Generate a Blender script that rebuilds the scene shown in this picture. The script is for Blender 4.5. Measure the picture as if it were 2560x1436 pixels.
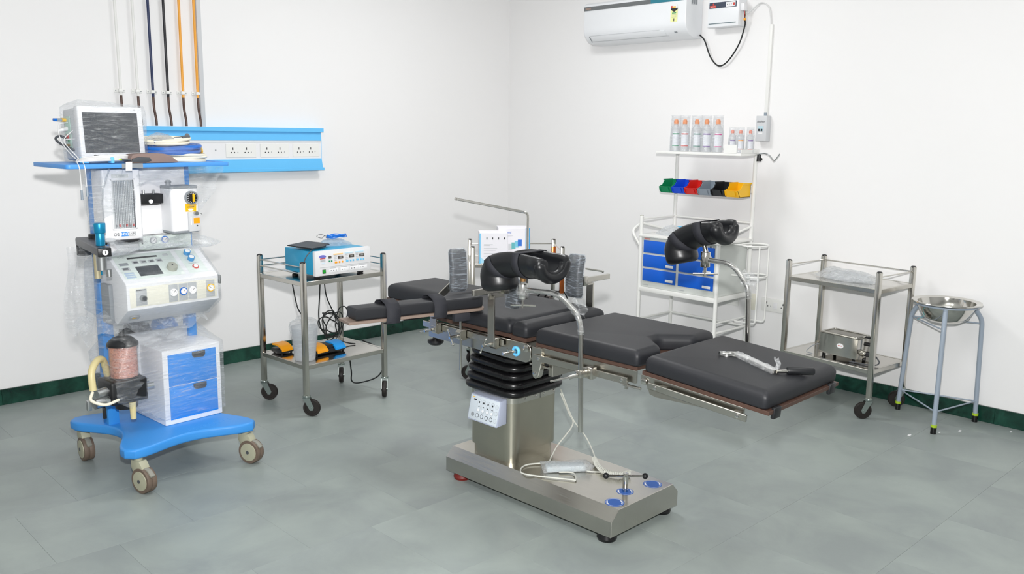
import bpy, bmesh, math, random
from mathutils import Vector, Matrix, noise
random.seed(7)
for o in list(bpy.data.objects): bpy.data.objects.remove(o)
scn = bpy.context.scene
COL = scn.collection
R = math.radians
V = Vector

# ------------------------------------------------------------------ camera
cam_d = bpy.data.cameras.new('camera'); cam = bpy.data.objects.new('camera', cam_d); COL.objects.link(cam)
cam_d.sensor_width = 36.0; cam_d.lens = 2189.63/2560*36; cam_d.clip_start = .05
CAM = V((-5.623, -5.901, 1.70))
rot = Matrix(((0.7213, 0.1119, -0.6835), (-0.6925, 0.1352, -0.7086), (0.0131, 0.9845, 0.1750)))
cam.matrix_world = Matrix.Translation(CAM) @ rot.to_4x4()
scn.camera = cam

# ------------------------------------------------------------------ world, lamps, exposure
w = bpy.data.worlds.new('world'); scn.world = w; w.use_nodes = True
w.node_tree.nodes['Background'].inputs[0].default_value = (.9, .95, 1, 1)
w.node_tree.nodes['Background'].inputs[1].default_value = .05
def area(name, loc, size, energy, col=(1, 1, 1), rx=0, rz=0, sy=None):
    d = bpy.data.lights.new(name, 'AREA'); d.energy = energy; d.color = col; d.size = size
    if sy: d.shape = 'RECTANGLE'; d.size_y = sy
    o = bpy.data.objects.new(name, d); COL.objects.link(o); o.location = loc; o.rotation_euler = (rx, 0, rz); return o
H = 3.25                                            # ceiling height
for x, y, e_ in ((-1.85, -1.95, 66), (-2.0, -5.0, 24), (-4.4, -3.4, 28)):
    area('ceiling_lamp', (x, y, H-.03), .62, e_, (1, 1, 1), sy=.62)
fl = bpy.data.lights.new('camera_flash', 'SPOT'); fl.energy = 1400; fl.color = (1, .995, .985); fl.shadow_soft_size = .045; fl.spot_size = R(125); fl.spot_blend = .75
flo = bpy.data.objects.new('camera_flash', fl); COL.objects.link(flo); flo.location = CAM + V((.03, .03, .26))
flo.rotation_euler = V((.684, .709, .03)).to_track_quat('-Z', 'Y').to_euler()          # hot-shoe flash, level
vs = scn.view_settings
vs.view_transform = 'Standard'; vs.look = 'None'; vs.gamma = 1; vs.use_curve_mapping = False; vs.exposure = -1.08

# ------------------------------------------------------------------ materials
def lin(h):
    h = h.lstrip('#'); c = [int(h[i:i+2], 16)/255 for i in (0, 2, 4)]
    return tuple(x/12.92 if x <= .04045 else ((x+.055)/1.055)**2.4 for x in c)
MATS = {}
def nodes(name):
    m = bpy.data.materials.new(name); m.use_nodes = True; nt = m.node_tree
    return m, nt, nt.nodes, nt.links, nt.nodes['Principled BSDF']
def mapping(N, L, scale=(1, 1, 1), coord='Object'):
    tc = N.new('ShaderNodeTexCoord'); mp = N.new('ShaderNodeMapping'); mp.inputs['Scale'].default_value = scale
    L.new(tc.outputs[coord], mp.inputs['Vector']); return mp.outputs['Vector']
def mat(name, col, rough=.5, metal=0, var=.05, scale=9, bump=0, bscale=120, spec=.5, coat=0, stretch=(1, 1, 1), rvar=.05, trans=0):
    if name in MATS: return MATS[name]
    m, nt, N, L, P = nodes(name)
    c = lin(col) if isinstance(col, str) else col
    P.inputs['Metallic'].default_value = metal; P.inputs['Specular IOR Level'].default_value = spec
    P.inputs['Coat Weight'].default_value = coat; P.inputs['Transmission Weight'].default_value = trans
    vec = mapping(N, L, stretch)
    nz = N.new('ShaderNodeTexNoise'); nz.inputs['Scale'].default_value = scale; nz.inputs['Detail'].default_value = 5
    L.new(vec, nz.inputs['Vector'])
    mx = N.new('ShaderNodeMix'); mx.data_type = 'RGBA'
    mx.inputs[6].default_value = (*[x*(1-var) for x in c], 1); mx.inputs[7].default_value = (*[min(1, x*(1+var)) for x in c], 1)
    L.new(nz.outputs['Fac'], mx.inputs[0]); L.new(mx.outputs[2], P.inputs['Base Color'])
    mr = N.new('ShaderNodeMapRange'); mr.inputs['To Min'].default_value = max(0, rough-rvar); mr.inputs['To Max'].default_value = min(1, rough+rvar)
    L.new(nz.outputs['Fac'], mr.inputs['Value']); L.new(mr.outputs['Result'], P.inputs['Roughness'])
    if bump:
        b = N.new('ShaderNodeTexNoise'); b.inputs['Scale'].default_value = bscale; b.inputs['Detail'].default_value = 4; L.new(vec, b.inputs['Vector'])
        bp = N.new('ShaderNodeBump'); bp.inputs['Strength'].default_value = bump; bp.inputs['Distance'].default_value = .004
        L.new(b.outputs['Fac'], bp.inputs['Height']); L.new(bp.outputs['Normal'], P.inputs['Normal'])
    MATS[name] = m; return m
def film(name, haze=.10, streak=.45, tint=(.93, .95, .97), stretch=(3, 3, 22), nscale=4.0, gloss=.10, rot=(0, .35, .2)):
    """thin clear plastic: mostly see-through, streaky wrinkles that catch the light"""
    m = bpy.data.materials.new(name); m.use_nodes = True; nt = m.node_tree; N = nt.nodes; L = nt.links; N.clear()
    out = N.new('ShaderNodeOutputMaterial')
    tc = N.new('ShaderNodeTexCoord'); mp = N.new('ShaderNodeMapping'); mp.inputs['Scale'].default_value = stretch; mp.inputs['Rotation'].default_value = rot
    L.new(tc.outputs['Object'], mp.inputs['Vector'])
    nz = N.new('ShaderNodeTexNoise'); nz.inputs['Scale'].default_value = nscale; nz.inputs['Detail'].default_value = 7; nz.inputs['Roughness'].default_value = .62; nz.inputs['Distortion'].default_value = .6
    L.new(mp.outputs['Vector'], nz.inputs['Vector'])
    rp = N.new('ShaderNodeValToRGB'); e = rp.color_ramp.elements
    e[0].position = .50; e[0].color = (0, 0, 0, 1); e[1].position = .70; e[1].color = (1, 1, 1, 1)
    L.new(nz.outputs['Fac'], rp.inputs['Fac'])
    bp = N.new('ShaderNodeBump'); bp.inputs['Strength'].default_value = .8; bp.inputs['Distance'].default_value = .012; L.new(nz.outputs['Fac'], bp.inputs['Height'])
    tr = N.new('ShaderNodeBsdfTransparent'); tr.inputs['Color'].default_value = (.96, .97, .98, 1)
    df = N.new('ShaderNodeBsdfDiffuse'); df.inputs['Color'].default_value = (*tint, 1)
    tl = N.new('ShaderNodeBsdfTranslucent'); tl.inputs['Color'].default_value = (*tint, 1)
    dm = N.new('ShaderNodeMixShader'); dm.inputs[0].default_value = .5; L.new(df.outputs[0], dm.inputs[1]); L.new(tl.outputs[0], dm.inputs[2])
    gl = N.new('ShaderNodeBsdfGlossy'); gl.inputs['Roughness'].default_value = .13; L.new(bp.outputs['Normal'], gl.inputs['Normal'])
    ml = N.new('ShaderNodeMath'); ml.operation = 'MULTIPLY_ADD'; ml.inputs[1].default_value = streak; ml.inputs[2].default_value = haze; L.new(rp.outputs['Color'], ml.inputs[0])
    m1 = N.new('ShaderNodeMixShader'); L.new(ml.outputs[0], m1.inputs[0]); L.new(tr.outputs[0], m1.inputs[1]); L.new(dm.outputs[0], m1.inputs[2])
    m2 = N.new('ShaderNodeMixShader'); m2.inputs[0].default_value = gloss; L.new(m1.outputs[0], m2.inputs[1]); L.new(gl.outputs[0], m2.inputs[2])
    L.new(m2.outputs[0], out.inputs[0]); MATS[name] = m; return m
def steel(name, col='#c6c3bb', rough=.24, stretch=(40, 1, 1)):
    m, nt, N, L, P = nodes(name); P.inputs['Metallic'].default_value = 1; c = lin(col)
    nz = N.new('ShaderNodeTexNoise'); nz.inputs['Scale'].default_value = 6; nz.inputs['Detail'].default_value = 6
    L.new(mapping(N, L, stretch), nz.inputs['Vector'])
    n2 = N.new('ShaderNodeTexNoise'); n2.inputs['Scale'].default_value = 5; n2.inputs['Detail'].default_value = 3; L.new(mapping(N, L), n2.inputs['Vector'])
    mx = N.new('ShaderNodeMix'); mx.data_type = 'RGBA'; mx.inputs[6].default_value = (*[x*.86 for x in c], 1); mx.inputs[7].default_value = (*[min(1, x*1.1) for x in c], 1)
    L.new(n2.outputs['Fac'], mx.inputs[0]); L.new(mx.outputs[2], P.inputs['Base Color'])
    mr = N.new('ShaderNodeMapRange'); mr.inputs['To Min'].default_value = max(.03, rough-.09); mr.inputs['To Max'].default_value = rough+.09
    L.new(nz.outputs['Fac'], mr.inputs['Value']); L.new(mr.outputs['Result'], P.inputs['Roughness'])
    MATS[name] = m; return m
def speckle(name, col, spot, scale=260, rough=.6):
    m, nt, N, L, P = nodes(name)
    nz = N.new('ShaderNodeTexVoronoi'); nz.inputs['Scale'].default_value = scale; L.new(mapping(N, L), nz.inputs['Vector'])
    n2 = N.new('ShaderNodeTexNoise'); n2.inputs['Scale'].default_value = scale*.7; L.new(mapping(N, L), n2.inputs['Vector'])
    rp = N.new('ShaderNodeValToRGB'); e = rp.color_ramp.elements; e[0].position = .36; e[0].color = (*lin(spot), 1); e[1].position = .46; e[1].color = (*lin(col), 1)
    L.new(n2.outputs['Fac'], rp.inputs['Fac']); L.new(rp.outputs['Color'], P.inputs['Base Color']); P.inputs['Roughness'].default_value = rough
    b = N.new('ShaderNodeBump'); b.inputs['Strength'].default_value = .6; b.inputs['Distance'].default_value = .003; L.new(nz.outputs['Distance'], b.inputs['Height']); L.new(b.outputs['Normal'], P.inputs['Normal'])
    MATS[name] = m; return m

def stone(name, a, b, rough, scale, dscale=2.2, lines=None, oi=.10, spec=.4):
    """dressed stone: two tones in soft clouds, slight slab-to-slab difference"""
    m, nt, N, L, P = nodes(name)
    tc = N.new('ShaderNodeTexCoord'); oinf = N.new('ShaderNodeObjectInfo')
    geo = N.new('ShaderNodeNewGeometry')
    ad = N.new('ShaderNodeVectorMath'); ad.operation = 'MULTIPLY_ADD'; ad.inputs[1].default_value = (1, 1, 1); L.new(geo.outputs['Position'], ad.inputs[0]); L.new(oinf.outputs['Random'], ad.inputs[2])
    n1 = N.new('ShaderNodeTexNoise'); n1.inputs['Scale'].default_value = scale; n1.inputs['Detail'].default_value = 8; n1.inputs['Roughness'].default_value = .6; n1.inputs['Distortion'].default_value = .5; L.new(ad.outputs[0], n1.inputs['Vector'])
    n2 = N.new('ShaderNodeTexNoise'); n2.inputs['Scale'].default_value = dscale*30; n2.inputs['Detail'].default_value = 3; L.new(geo.outputs['Position'], n2.inputs['Vector'])
    rp = N.new('ShaderNodeValToRGB'); e = rp.color_ramp.elements; e[0].position = .36; e[0].color = (*lin(a), 1); e[1].position = .66; e[1].color = (*lin(b), 1)
    L.new(n1.outputs['Fac'], rp.inputs['Fac'])
    hs = N.new('ShaderNodeHueSaturation'); L.new(rp.outputs['Color'], hs.inputs['Color'])
    mr = N.new('ShaderNodeMapRange'); mr.inputs['To Min'].default_value = 1-oi; mr.inputs['To Max'].default_value = 1+oi; L.new(oinf.outputs['Random'], mr.inputs['Value']); L.new(mr.outputs['Result'], hs.inputs['Value'])
    L.new(hs.outputs['Color'], P.inputs['Base Color'])
    m2 = N.new('ShaderNodeMapRange'); m2.inputs['To Min'].default_value = rough-.08; m2.inputs['To Max'].default_value = rough+.1; L.new(n1.outputs['Fac'], m2.inputs['Value']); L.new(m2.outputs['Result'], P.inputs['Roughness'])
    P.inputs['Specular IOR Level'].default_value = spec
    bp = N.new('ShaderNodeBump'); bp.inputs['Strength'].default_value = .12; bp.inputs['Distance'].default_value = .002; L.new(n2.outputs['Fac'], bp.inputs['Height']); L.new(bp.outputs['Normal'], P.inputs['Normal'])
    MATS[name] = m; return m

WALL = mat('wall_paint', '#f3f2f2', .42, var=.012, scale=1.4, bump=.05, bscale=6, spec=.35)
CEIL = mat('ceiling_paint', '#f2f2f0', .8, var=.01)
SLAB = stone('floor_stone', '#899190', '#99a29e', .40, 2.6, oi=.035)
JOINT = mat('joint', '#767c78', .8)
SKIRT = stone('green_marble', '#0b2a22', '#1d4a3c', .18, 9, oi=.12, spec=.5)
ST = steel('brushed_steel'); STP = steel('polished_steel', '#d0cec8', .13, (3, 3, 3)); STD = steel('dull_steel', '#b5b2aa', .34, (1, 40, 1)); CHR = steel('chrome', '#d2d2d0', .08, (1, 1, 1))
COLST = steel('column_steel', '#b8b4a6', .30, (.25, .25, .25)); ALU = steel('aluminium', '#b9bcbd', .35, (2, 2, 2)); ZINC = steel('zinc', '#aeb8b4', .32, (2, 2, 2))
BLK = mat('black_plastic', '#17181b', .42, var=.1); RUB = mat('black_rubber', '#0d0d0f', .28, var=.1, scale=20); TYRE = mat('dark_tyre', '#1b1512', .55, var=.25, scale=30)
PAD = mat('black_vinyl', '#222327', .50, var=.06, scale=5, bump=.06, bscale=420, spec=.42); PADS = mat('smooth_black_foam', '#141518', .36, var=.08, scale=7, bump=.03, bscale=300); STRAP = mat('strap_web', '#22232a', .75, var=.12, scale=60, bump=.3, bscale=600)
WOOD = mat('brown_board_edge', '#4a352c', .5, var=.2, scale=30); PLY = mat('ply_edge', '#857469', .55, var=.15, scale=40, stretch=(4, 4, 40))
WHITE = mat('white_plastic', '#eeeef0', .35, var=.02); CREAM = mat('cream_panel', '#eeebdc', .45, var=.02); PGREY = mat('pale_grey', '#cfd1d4', .4, var=.02); MGREY = mat('mid_grey', '#8e9398', .45); DGREY = mat('dark_grey', '#4a4d52', .5)
MINT = mat('mint_panel', '#dfe8e2', .4, var=.02); PWHITE = mat('powder_white', '#efefec', .4, var=.02); ACW = mat('appliance_white', '#eef0f3', .3, var=.01)
SKY = mat('sky_blue_paint', '#69c4fb', .38, var=.02); AMB = mat('machine_blue', '#3990de', .42, var=.03); AMB2 = mat('machine_blue_front', '#2f8fe6', .4, var=.02); TEAL = mat('teal_paint', '#1c9cc8', .4, var=.03); DBLUE = mat('drawer_blue', '#0a5fd0', .4, var=.02); CYAN = mat('anodised_cyan', '#1c8fbc', .3, metal=.5)
ORG = mat('orange_pipe', '#f2a83a', .4); NAVY = mat('navy_pipe', '#1c2c55', .4); PBLK = mat('black_pipe', '#16171f', .4); PWH = mat('white_pipe', '#ebebe8', .5); COPPER = mat('burnt_copper', '#5a4842', .45, metal=.6, var=.6, scale=26, stretch=(1, 1, 1.5))
RED = mat('red_plastic', '#d6241f', .4); GREEN = mat('green_plastic', '#0d8a5a', .4); BBLUE = mat('bin_blue', '#1450d8', .4); GREYB = mat('grey_plastic', '#8b97a3', .4); YEL = mat('yellow_plastic', '#f7bf12', .4); AMBER = mat('amber_plastic', '#f7a40c', .38); PBLUE = mat('pedal_blue', '#159df0', .38); GRNSW = mat('green_switch', '#149a25', .3); ORCAP = mat('orange_cap', '#f58b34', .45); PINKR = mat('pale_red_paper', '#e9a79b', .6)
SCREEN = mat('dark_screen', '#30353c', .22, var=.1); DISP = mat('display_brown', '#4b4238', .3); INK = mat('black_ink', '#24262a', .6); INKB = mat('blue_ink', '#2a6fd0', .6); INKR = mat('red_ink', '#d2463c', .6); INKG = mat('green_ink', '#3a9a70', .6); LINE = mat('grey_line', '#a9adb0', .6)
STICK = mat('blue_sticker', '#1f5bb0', .45, var=.05); LBLUE = mat('pale_blue', '#6fc4ee', .4); PINK = speckle('soda_lime', '#ee9c80', '#c06a52', 150); CREAMT = mat('cream_tube', '#d8cb98', .4); HOSEW = mat('white_hose', '#ece6d2', .45, var=.04); HOSEB = mat('blue_hose', '#1068c4', .32, var=.1); HOSEK = mat('grey_hose', '#55585a', .4); BROWN = mat('brown_fabric', '#8a7670', .8, var=.1, bump=.1, bscale=500); CABW = mat('pale_cable', '#dedede', .45); CABK = mat('black_cable', '#15191a', .4); CABG = mat('grey_cable', '#cfd0c8', .45)
CAST = mat('caster_beige', '#a9a892', .5, var=.12, scale=20); TREAD = mat('caster_tread', '#6b5c50', .6, var=.2, scale=40); STANDG = mat('grey_enamel', '#9aa6b4', .35, var=.03); KEYB = mat('keypad_face', '#cfd8e0', .4, var=.02); KEYS = mat('keypad_side', '#a6adc0', .4); CARTON = mat('white_carton', '#eceaf0', .5, var=.02); BEIGE = mat('beige_carton', '#cfc8b0', .6); TAPE = mat('lime_tape', '#a9c92c', .4); ORGREFL = mat('painted_orange_reflection', '#b5602c', .25, metal=.7, var=.5, scale=6)
FILM = film('clear_film', .06, .34); FILMH = film('hazy_film', .26, .45, stretch=(4, 4, 9), nscale=5); FILMM = film('screen_film', .06, .34, stretch=(5, 5, 30), nscale=3.0, rot=(0, .3, 0)); FILMW = film('pad_film', .16, .55, tint=(.72, .8, .9), stretch=(5, 5, 40), nscale=4)
MILK = film('milky_plastic', .42, .12, nscale=3, gloss=.12); BOTTLE = film('bottle_plastic', .34, .2, tint=(.95, .96, .97), nscale=5, gloss=.14); BAGB = film('bluish_bag', .5, .4, tint=(.72, .85, .93), nscale=7, stretch=(3, 3, 3)); GLASS = film('glass_tube', .06, .1, nscale=3, gloss=.25)

# ------------------------------------------------------------------ geometry helpers
def cr(pts, n=8, closed=False):
    """smooth curve through points"""
    P = [V(p) for p in pts]; out = []; k = len(P); rng = range(k if closed else k-1)
    for i in rng:
        p1, p2 = P[i], P[(i+1) % k]
        p0 = P[i-1] if (closed or i > 0) else p1*2-p2
        p3 = P[(i+2) % k] if (closed or i < k-2) else p2*2-p1
        for j in range(n):
            t = j/n
            out.append(.5*((2*p1)+(p2-p0)*t+(2*p0-5*p1+4*p2-p3)*t*t+(3*p1-p0-3*p2+p3)*t**3))
    if not closed: out.append(P[-1])
    return out
def fillet(pts, r, n=5):
    """polyline with rounded corners"""
    P = [V(p) for p in pts]; out = [P[0]]
    for i in range(1, len(P)-1):
        a, b, c = P[i-1], P[i], P[i+1]; d1 = (a-b).normalized(); d2 = (c-b).normalized(); k = min(r, (a-b).length*.45, (c-b).length*.45)
        s, e = b+d1*k, b+d2*k
        for j in range(n+1):
            t = j/n; out.append(s*(1-t)**2+b*2*t*(1-t)+e*t*t)
    out.append(P[-1]); return out
class G:
    def __init__(s, m=None): s.bm = bmesh.new(); s.m = m
    def _v(s, p): p = V(p); return s.bm.verts.new(s.m @ p if s.m else p)
    def box(s, lo, hi, bev=0, seg=2, m=None):
        x0, y0, z0 = lo; x1, y1, z1 = hi
        vs_ = [V(p) for p in ((x0, y0, z0), (x1, y0, z0), (x1, y1, z0), (x0, y1, z0), (x0, y0, z1), (x1, y0, z1), (x1, y1, z1), (x0, y1, z1))]
        if m: vs_ = [m @ p for p in vs_]
        q = [s._v(p) for p in vs_]
        fs = [s.bm.faces.new([q[i] for i in f]) for f in ((3, 2, 1, 0), (4, 5, 6, 7), (0, 1, 5, 4), (1, 2, 6, 5), (2, 3, 7, 6), (3, 0, 4, 7))]
        if bev: s._bev(fs, bev, seg)
        return s
    def _bev(s, fs, bev, seg):
        es = list({e for f in fs for e in f.edges})
        bmesh.ops.bevel(s.bm, geom=es, offset=bev, segments=seg, profile=.5, affect='EDGES', clamp_overlap=True)
    def prism(s, poly, a, b, axis='z', bev=0, seg=2, m=None):
        """polygon extruded along an axis; poly is (x,y) for z, (y,z) for x, (x,z) for y"""
        def pt(p, h):
            q = V((p[0], p[1], h)) if axis == 'z' else V((h, p[0], p[1])) if axis == 'x' else V((p[0], h, p[1]))
            return m @ q if m else q
        lo = [s._v(pt(p, a)) for p in poly]; hi = [s._v(pt(p, b)) for p in poly]; n = len(poly)
        fs = [s.bm.faces.new(lo[::-1]), s.bm.faces.new(hi)]
        for i in range(n): fs.append(s.bm.faces.new((lo[i], lo[(i+1) % n], hi[(i+1) % n], hi[i])))
        bmesh.ops.recalc_face_normals(s.bm, faces=fs)
        if bev: s._bev(fs[:2], bev, seg)
        return s
    def cyl(s, p0, p1, r, r1=None, seg=20, cap=True, bev=0):
        p0, p1 = V(p0), V(p1); r1 = r if r1 is None else r1
        d = (p1-p0).normalized(); u = d.orthogonal().normalized(); v = d.cross(u)
        A = []; B = []
        for i in range(seg):
            a = 2*math.pi*i/seg; o = u*math.cos(a)+v*math.sin(a); A.append(s._v(p0+o*r)); B.append(s._v(p1+o*r1))
        for i in range(seg): s.bm.faces.new((A[i], A[(i+1) % seg], B[(i+1) % seg], B[i]))
        if cap:
            f = [s.bm.faces.new(A[::-1]), s.bm.faces.new(B)]
            if bev: s._bev(f, bev, 2)
        return s
    def tube(s, pts, r, seg=8, closed=False, cap=True, flat=None):
        P = [V(p) for p in pts]; n = len(P); rs = r if isinstance(r, (list, tuple)) else [r]*n
        T = [(P[(i+1) % n if closed else min(i+1, n-1)]-P[i-1 if (closed or i) else 0]).normalized() for i in range(n)]
        u = T[0].orthogonal().normalized(); rings = []
        if flat is not None: u = (V(flat)-T[0]*V(flat).dot(T[0])).normalized()
        for i in range(n):
            if i:
                ax = T[i-1].cross(T[i])
                if ax.length > 1e-7: u = Matrix.Rotation(T[i-1].angle(T[i]), 3, ax.normalized()) @ u
                u = (u-T[i]*u.dot(T[i])).normalized()
            v = T[i].cross(u)
            rr = rs[i]; ru, rv = rr if isinstance(rr, (list, tuple)) else (rr, rr)
            rings.append([s._v(P[i]+u*math.cos(2*math.pi*k/seg)*ru+v*math.sin(2*math.pi*k/seg)*rv) for k in range(seg)])
        for i in range(n if closed else n-1):
            a, b = rings[i], rings[(i+1) % n]
            for k in range(seg): s.bm.faces.new((a[k], a[(k+1) % seg], b[(k+1) % seg], b[k]))
        if cap and not closed: s.bm.faces.new(rings[0][::-1]); s.bm.faces.new(rings[-1])
        return s
    def bar(s, pts, w, t, up=(0, 0, 1)):
        """flat bar swept along points, w across (normal to up), t along up"""
        P = [V(p) for p in pts]; n = len(P); rings = []
        for i in range(n):
            T = (P[min(i+1, n-1)]-P[max(i-1, 0)]).normalized(); sd = T.cross(V(up)).normalized(); uu = sd.cross(T).normalized()
            rings.append([s._v(P[i]+sd*a*w/2+uu*b*t/2) for a, b in ((-1, -1), (1, -1), (1, 1), (-1, 1))])
        for i in range(n-1):
            a, b = rings[i], rings[i+1]
            for k in range(4): s.bm.faces.new((a[k], a[(k+1) % 4], b[(k+1) % 4], b[k]))
        s.bm.faces.new(rings[0][::-1]); s.bm.faces.new(rings[-1]); return s
    def lathe(s, prof, o=(0, 0, 0), d=(0, 0, 1), seg=28, cap=False):
        o = V(o); d = V(d).normalized(); u = d.orthogonal().normalized(); v = d.cross(u); rings = []
        for r, h in prof:
            rings.append([s._v(o+d*h+(u*math.cos(2*math.pi*k/seg)+v*math.sin(2*math.pi*k/seg))*max(r, 1e-4)) for k in range(seg)])
        for a, b in zip(rings, rings[1:]):
            for k in range(seg): s.bm.faces.new((a[k], a[(k+1) % seg], b[(k+1) % seg], b[k]))
        if cap: s.bm.faces.new(rings[0][::-1]); s.bm.faces.new(rings[-1])
        return s
    def ring(s, o, d, R0, r, seg=28, ts=8):
        o = V(o); d = V(d).normalized(); u = d.orthogonal().normalized(); v = d.cross(u)
        return s.tube([o+(u*math.cos(2*math.pi*k/seg)+v*math.sin(2*math.pi*k/seg))*R0 for k in range(seg)], r, ts, closed=True)
    def sphere(s, o, r, sc=(1, 1, 1), seg=16):
        o = V(o); q = [(math.sin(math.pi*i/(seg//2)), -math.cos(math.pi*i/(seg//2))) for i in range(seg//2+1)]; rings = []
        for a, h in q: rings.append([s._v(o+V((math.cos(2*math.pi*k/seg)*max(a, .002)*r*sc[0], math.sin(2*math.pi*k/seg)*max(a, .002)*r*sc[1], h*r*sc[2]))) for k in range(seg)])
        for a, b in zip(rings, rings[1:]):
            for k in range(seg): s.bm.faces.new((a[k], a[(k+1) % seg], b[(k+1) % seg], b[k]))
        return s
    def grid(s, fn, nu, nv, thick=0):
        q = [[s._v(fn(i/nu, j/nv)) for j in range(nv+1)] for i in range(nu+1)]
        for i in range(nu):
            for j in range(nv): s.bm.faces.new((q[i][j], q[i+1][j], q[i+1][j+1], q[i][j+1]))
        return s
    def hull(s, pts, off=.0, cuts=5, amp=.004, freq=7, c=None):
        vs_ = [s._v(p) for p in pts]
        r = bmesh.ops.convex_hull(s.bm, input=vs_)
        bmesh.ops.delete(s.bm, geom=[v for v in s.bm.verts if not v.link_faces], context='VERTS')
        for _ in range(cuts):
            es = [e for e in s.bm.edges if e.calc_length() > .06]
            if not es: break
            bmesh.ops.subdivide_edges(s.bm, edges=es, cuts=1)
            bmesh.ops.triangulate(s.bm, faces=[f for f in s.bm.faces if len(f.verts) > 3])
        s.bm.normal_update()
        for v in s.bm.verts: v.co += v.normal*(off+amp*noise.noise(v.co*freq)+amp*.5*noise.noise(v.co*freq*3))
        return s
    def out(s, name, m, parent=None, smooth=True, ang=35, solid=0):
        bmesh.ops.recalc_face_normals(s.bm, faces=s.bm.faces[:])
        me = bpy.data.meshes.new(name); s.bm.to_mesh(me); s.bm.free()
        me.materials.append(m if not isinstance(m, str) else MATS[m])
        if smooth:
            me.polygons.foreach_set('use_smooth', [True]*len(me.polygons)); me.set_sharp_from_angle(angle=R(ang))
        o = bpy.data.objects.new(name, me); COL.objects.link(o)
        if parent: o.parent = parent
        if solid: md = o.modifiers.new('solid', 'SOLIDIFY'); md.thickness = solid
        return o
def thing(name, label, cat, loc=(0, 0, 0), rz=0, group=None):
    o = bpy.data.objects.new(name, None); o.empty_display_size = .05; COL.objects.link(o); o.location = loc; o.rotation_euler = (0, 0, R(rz))
    o['label'] = label; o['category'] = cat
    if group: o['group'] = group
    return o
def tag(o, label, cat, group=None):
    o['label'] = label; o['category'] = cat
    if group: o['group'] = group
    return o
def struct(o): o['kind'] = 'structure'; return o
def rebase(root, b):
    """move a thing's origin to local point b without moving its parts"""
    b = V(b); root.location = V(root.location)+Matrix.Rotation(root.rotation_euler.z, 3, 'Z') @ b; done = set()
    def go(o):
        for c in o.children:
            if c.type == 'MESH' and c.data.name not in done: c.data.transform(Matrix.Translation(-b)); done.add(c.data.name)
            go(c)
    go(root); return root
def dup(root, loc, label=None, rz=None, parent=None):
    r = root.copy(); COL.objects.link(r)
    if loc is not None: r.location = loc
    if rz is not None: r.rotation_euler = (0, 0, R(rz))
    if label: r['label'] = label
    if parent: r.parent = parent
    for c in list(root.children): dup(c, None, parent=r)
    return r
FX = Matrix.Rotation(R(90), 4, 'X')                       # text plane facing -y
FXL = Matrix.Rotation(R(-90), 4, 'Z') @ FX                # facing -x
def text(body, size, loc, m, parent, rotm=FX, name='lettering', align='CENTER', ext=.0004, bold=0, xs=1):
    cu = bpy.data.curves.new(name, 'FONT'); cu.body = body; cu.size = size; cu.align_x = align; cu.align_y = 'CENTER'; cu.extrude = ext; cu.offset = bold; cu.resolution_u = 3
    o = bpy.data.objects.new(name, cu); COL.objects.link(o); bpy.context.view_layer.update()
    me = bpy.data.meshes.new_from_object(o); bpy.data.objects.remove(o); bpy.data.curves.remove(cu)
    me.transform(Matrix.Translation(V(loc)) @ rotm @ Matrix.Diagonal((xs, 1, 1, 1))); me.materials.clear(); me.materials.append(m); me.name = name
    q = bpy.data.objects.new(name, me); COL.objects.link(q); q.parent = parent; return q
def T(x=0, y=0, z=0): return Matrix.Translation((x, y, z))
def rrect(w, h, r, n=5, cx=0, cy=0):
    out = []
    for sx, sy, a0 in ((1, 1, 0), (-1, 1, 90), (-1, -1, 180), (1, -1, 270)):
        for k in range(n+1):
            a = R(a0+90*k/n); out.append((cx+sx*(w/2-r)+r*math.cos(a), cy+sy*(h/2-r)+r*math.sin(a)))
    return out

# ------------------------------------------------------------------ the room
X0, Y0 = -7.2, -7.4
f = G().box((X0, Y0, -.08), (0, 0, -.003)).out('floor', JOINT); struct(f)
sl = .56; y = Y0; r_ = 0; shared = {}
while y < -.001:
    y1 = min(y+sl, 0); x = X0-(.28 if r_ % 2 else 0)-.02*(r_ % 3)
    while x < -.001:
        a, b = max(x, X0), min(x+sl, 0)
        if b-a > .02:
            key = (round(b-a, 3), round(y1-y, 3))
            if key in shared: o = bpy.data.objects.new('floor_slab', shared[key]); COL.objects.link(o)
            else:
                o = G().box((0, 0, -.02), (b-a-.0006, y1-y-.0006, 0), .0003, 1).out('floor_slab', SLAB); shared[key] = o.data
            o.parent = f; o.location = (a+.0003, y+.0003, 0)
        x += sl
    y = y1; r_ += 1
struct(G().box((X0, 0, -.05), (.12, .12, H+.1)).out('wall_left', WALL))
struct(G().box((0, Y0, -.05), (.12, 0, H+.1)).out('wall_right', WALL))
struct(G().box((X0-.12, Y0, -.05), (X0, .12, H+.1)).out('wall_back', WALL))
struct(G().box((X0-.12, Y0-.12, -.05), (.12, Y0, H+.1)).out('wall_front', WALL))
struct(G().box((X0, Y0, H), (0, 0, H+.1)).out('ceiling', CEIL))
def skirt(name, n, along):
    b = struct(G().box((X0, -.004, 0), (0, 0, .098)).out(name, JOINT) if along == 'x' else G().box((-.004, Y0, 0), (0, 0, .098)).out(name, JOINT))
    L_ = .61; k = 0; me = None
    p = -.012
    while p > (X0 if along == 'x' else Y0):
        if me is None:
            g = G().box((-L_+.001, -.011, .0), (0, 0, .098+0), .0012, 1) if along == 'x' else G().box((-.011, -L_+.001, 0), (0, 0, .098), .0012, 1)
            o = g.out('baseboard_tile', SKIRT); me = o.data
        else: o = bpy.data.objects.new('baseboard_tile', me); COL.objects.link(o)
        o.parent = b; o.location = (p, -.004, 0) if along == 'x' else (-.004, p, 0); p -= L_
skirt('baseboard_left', 12, 'x'); skirt('baseboard_right', 12, 'y')
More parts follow.
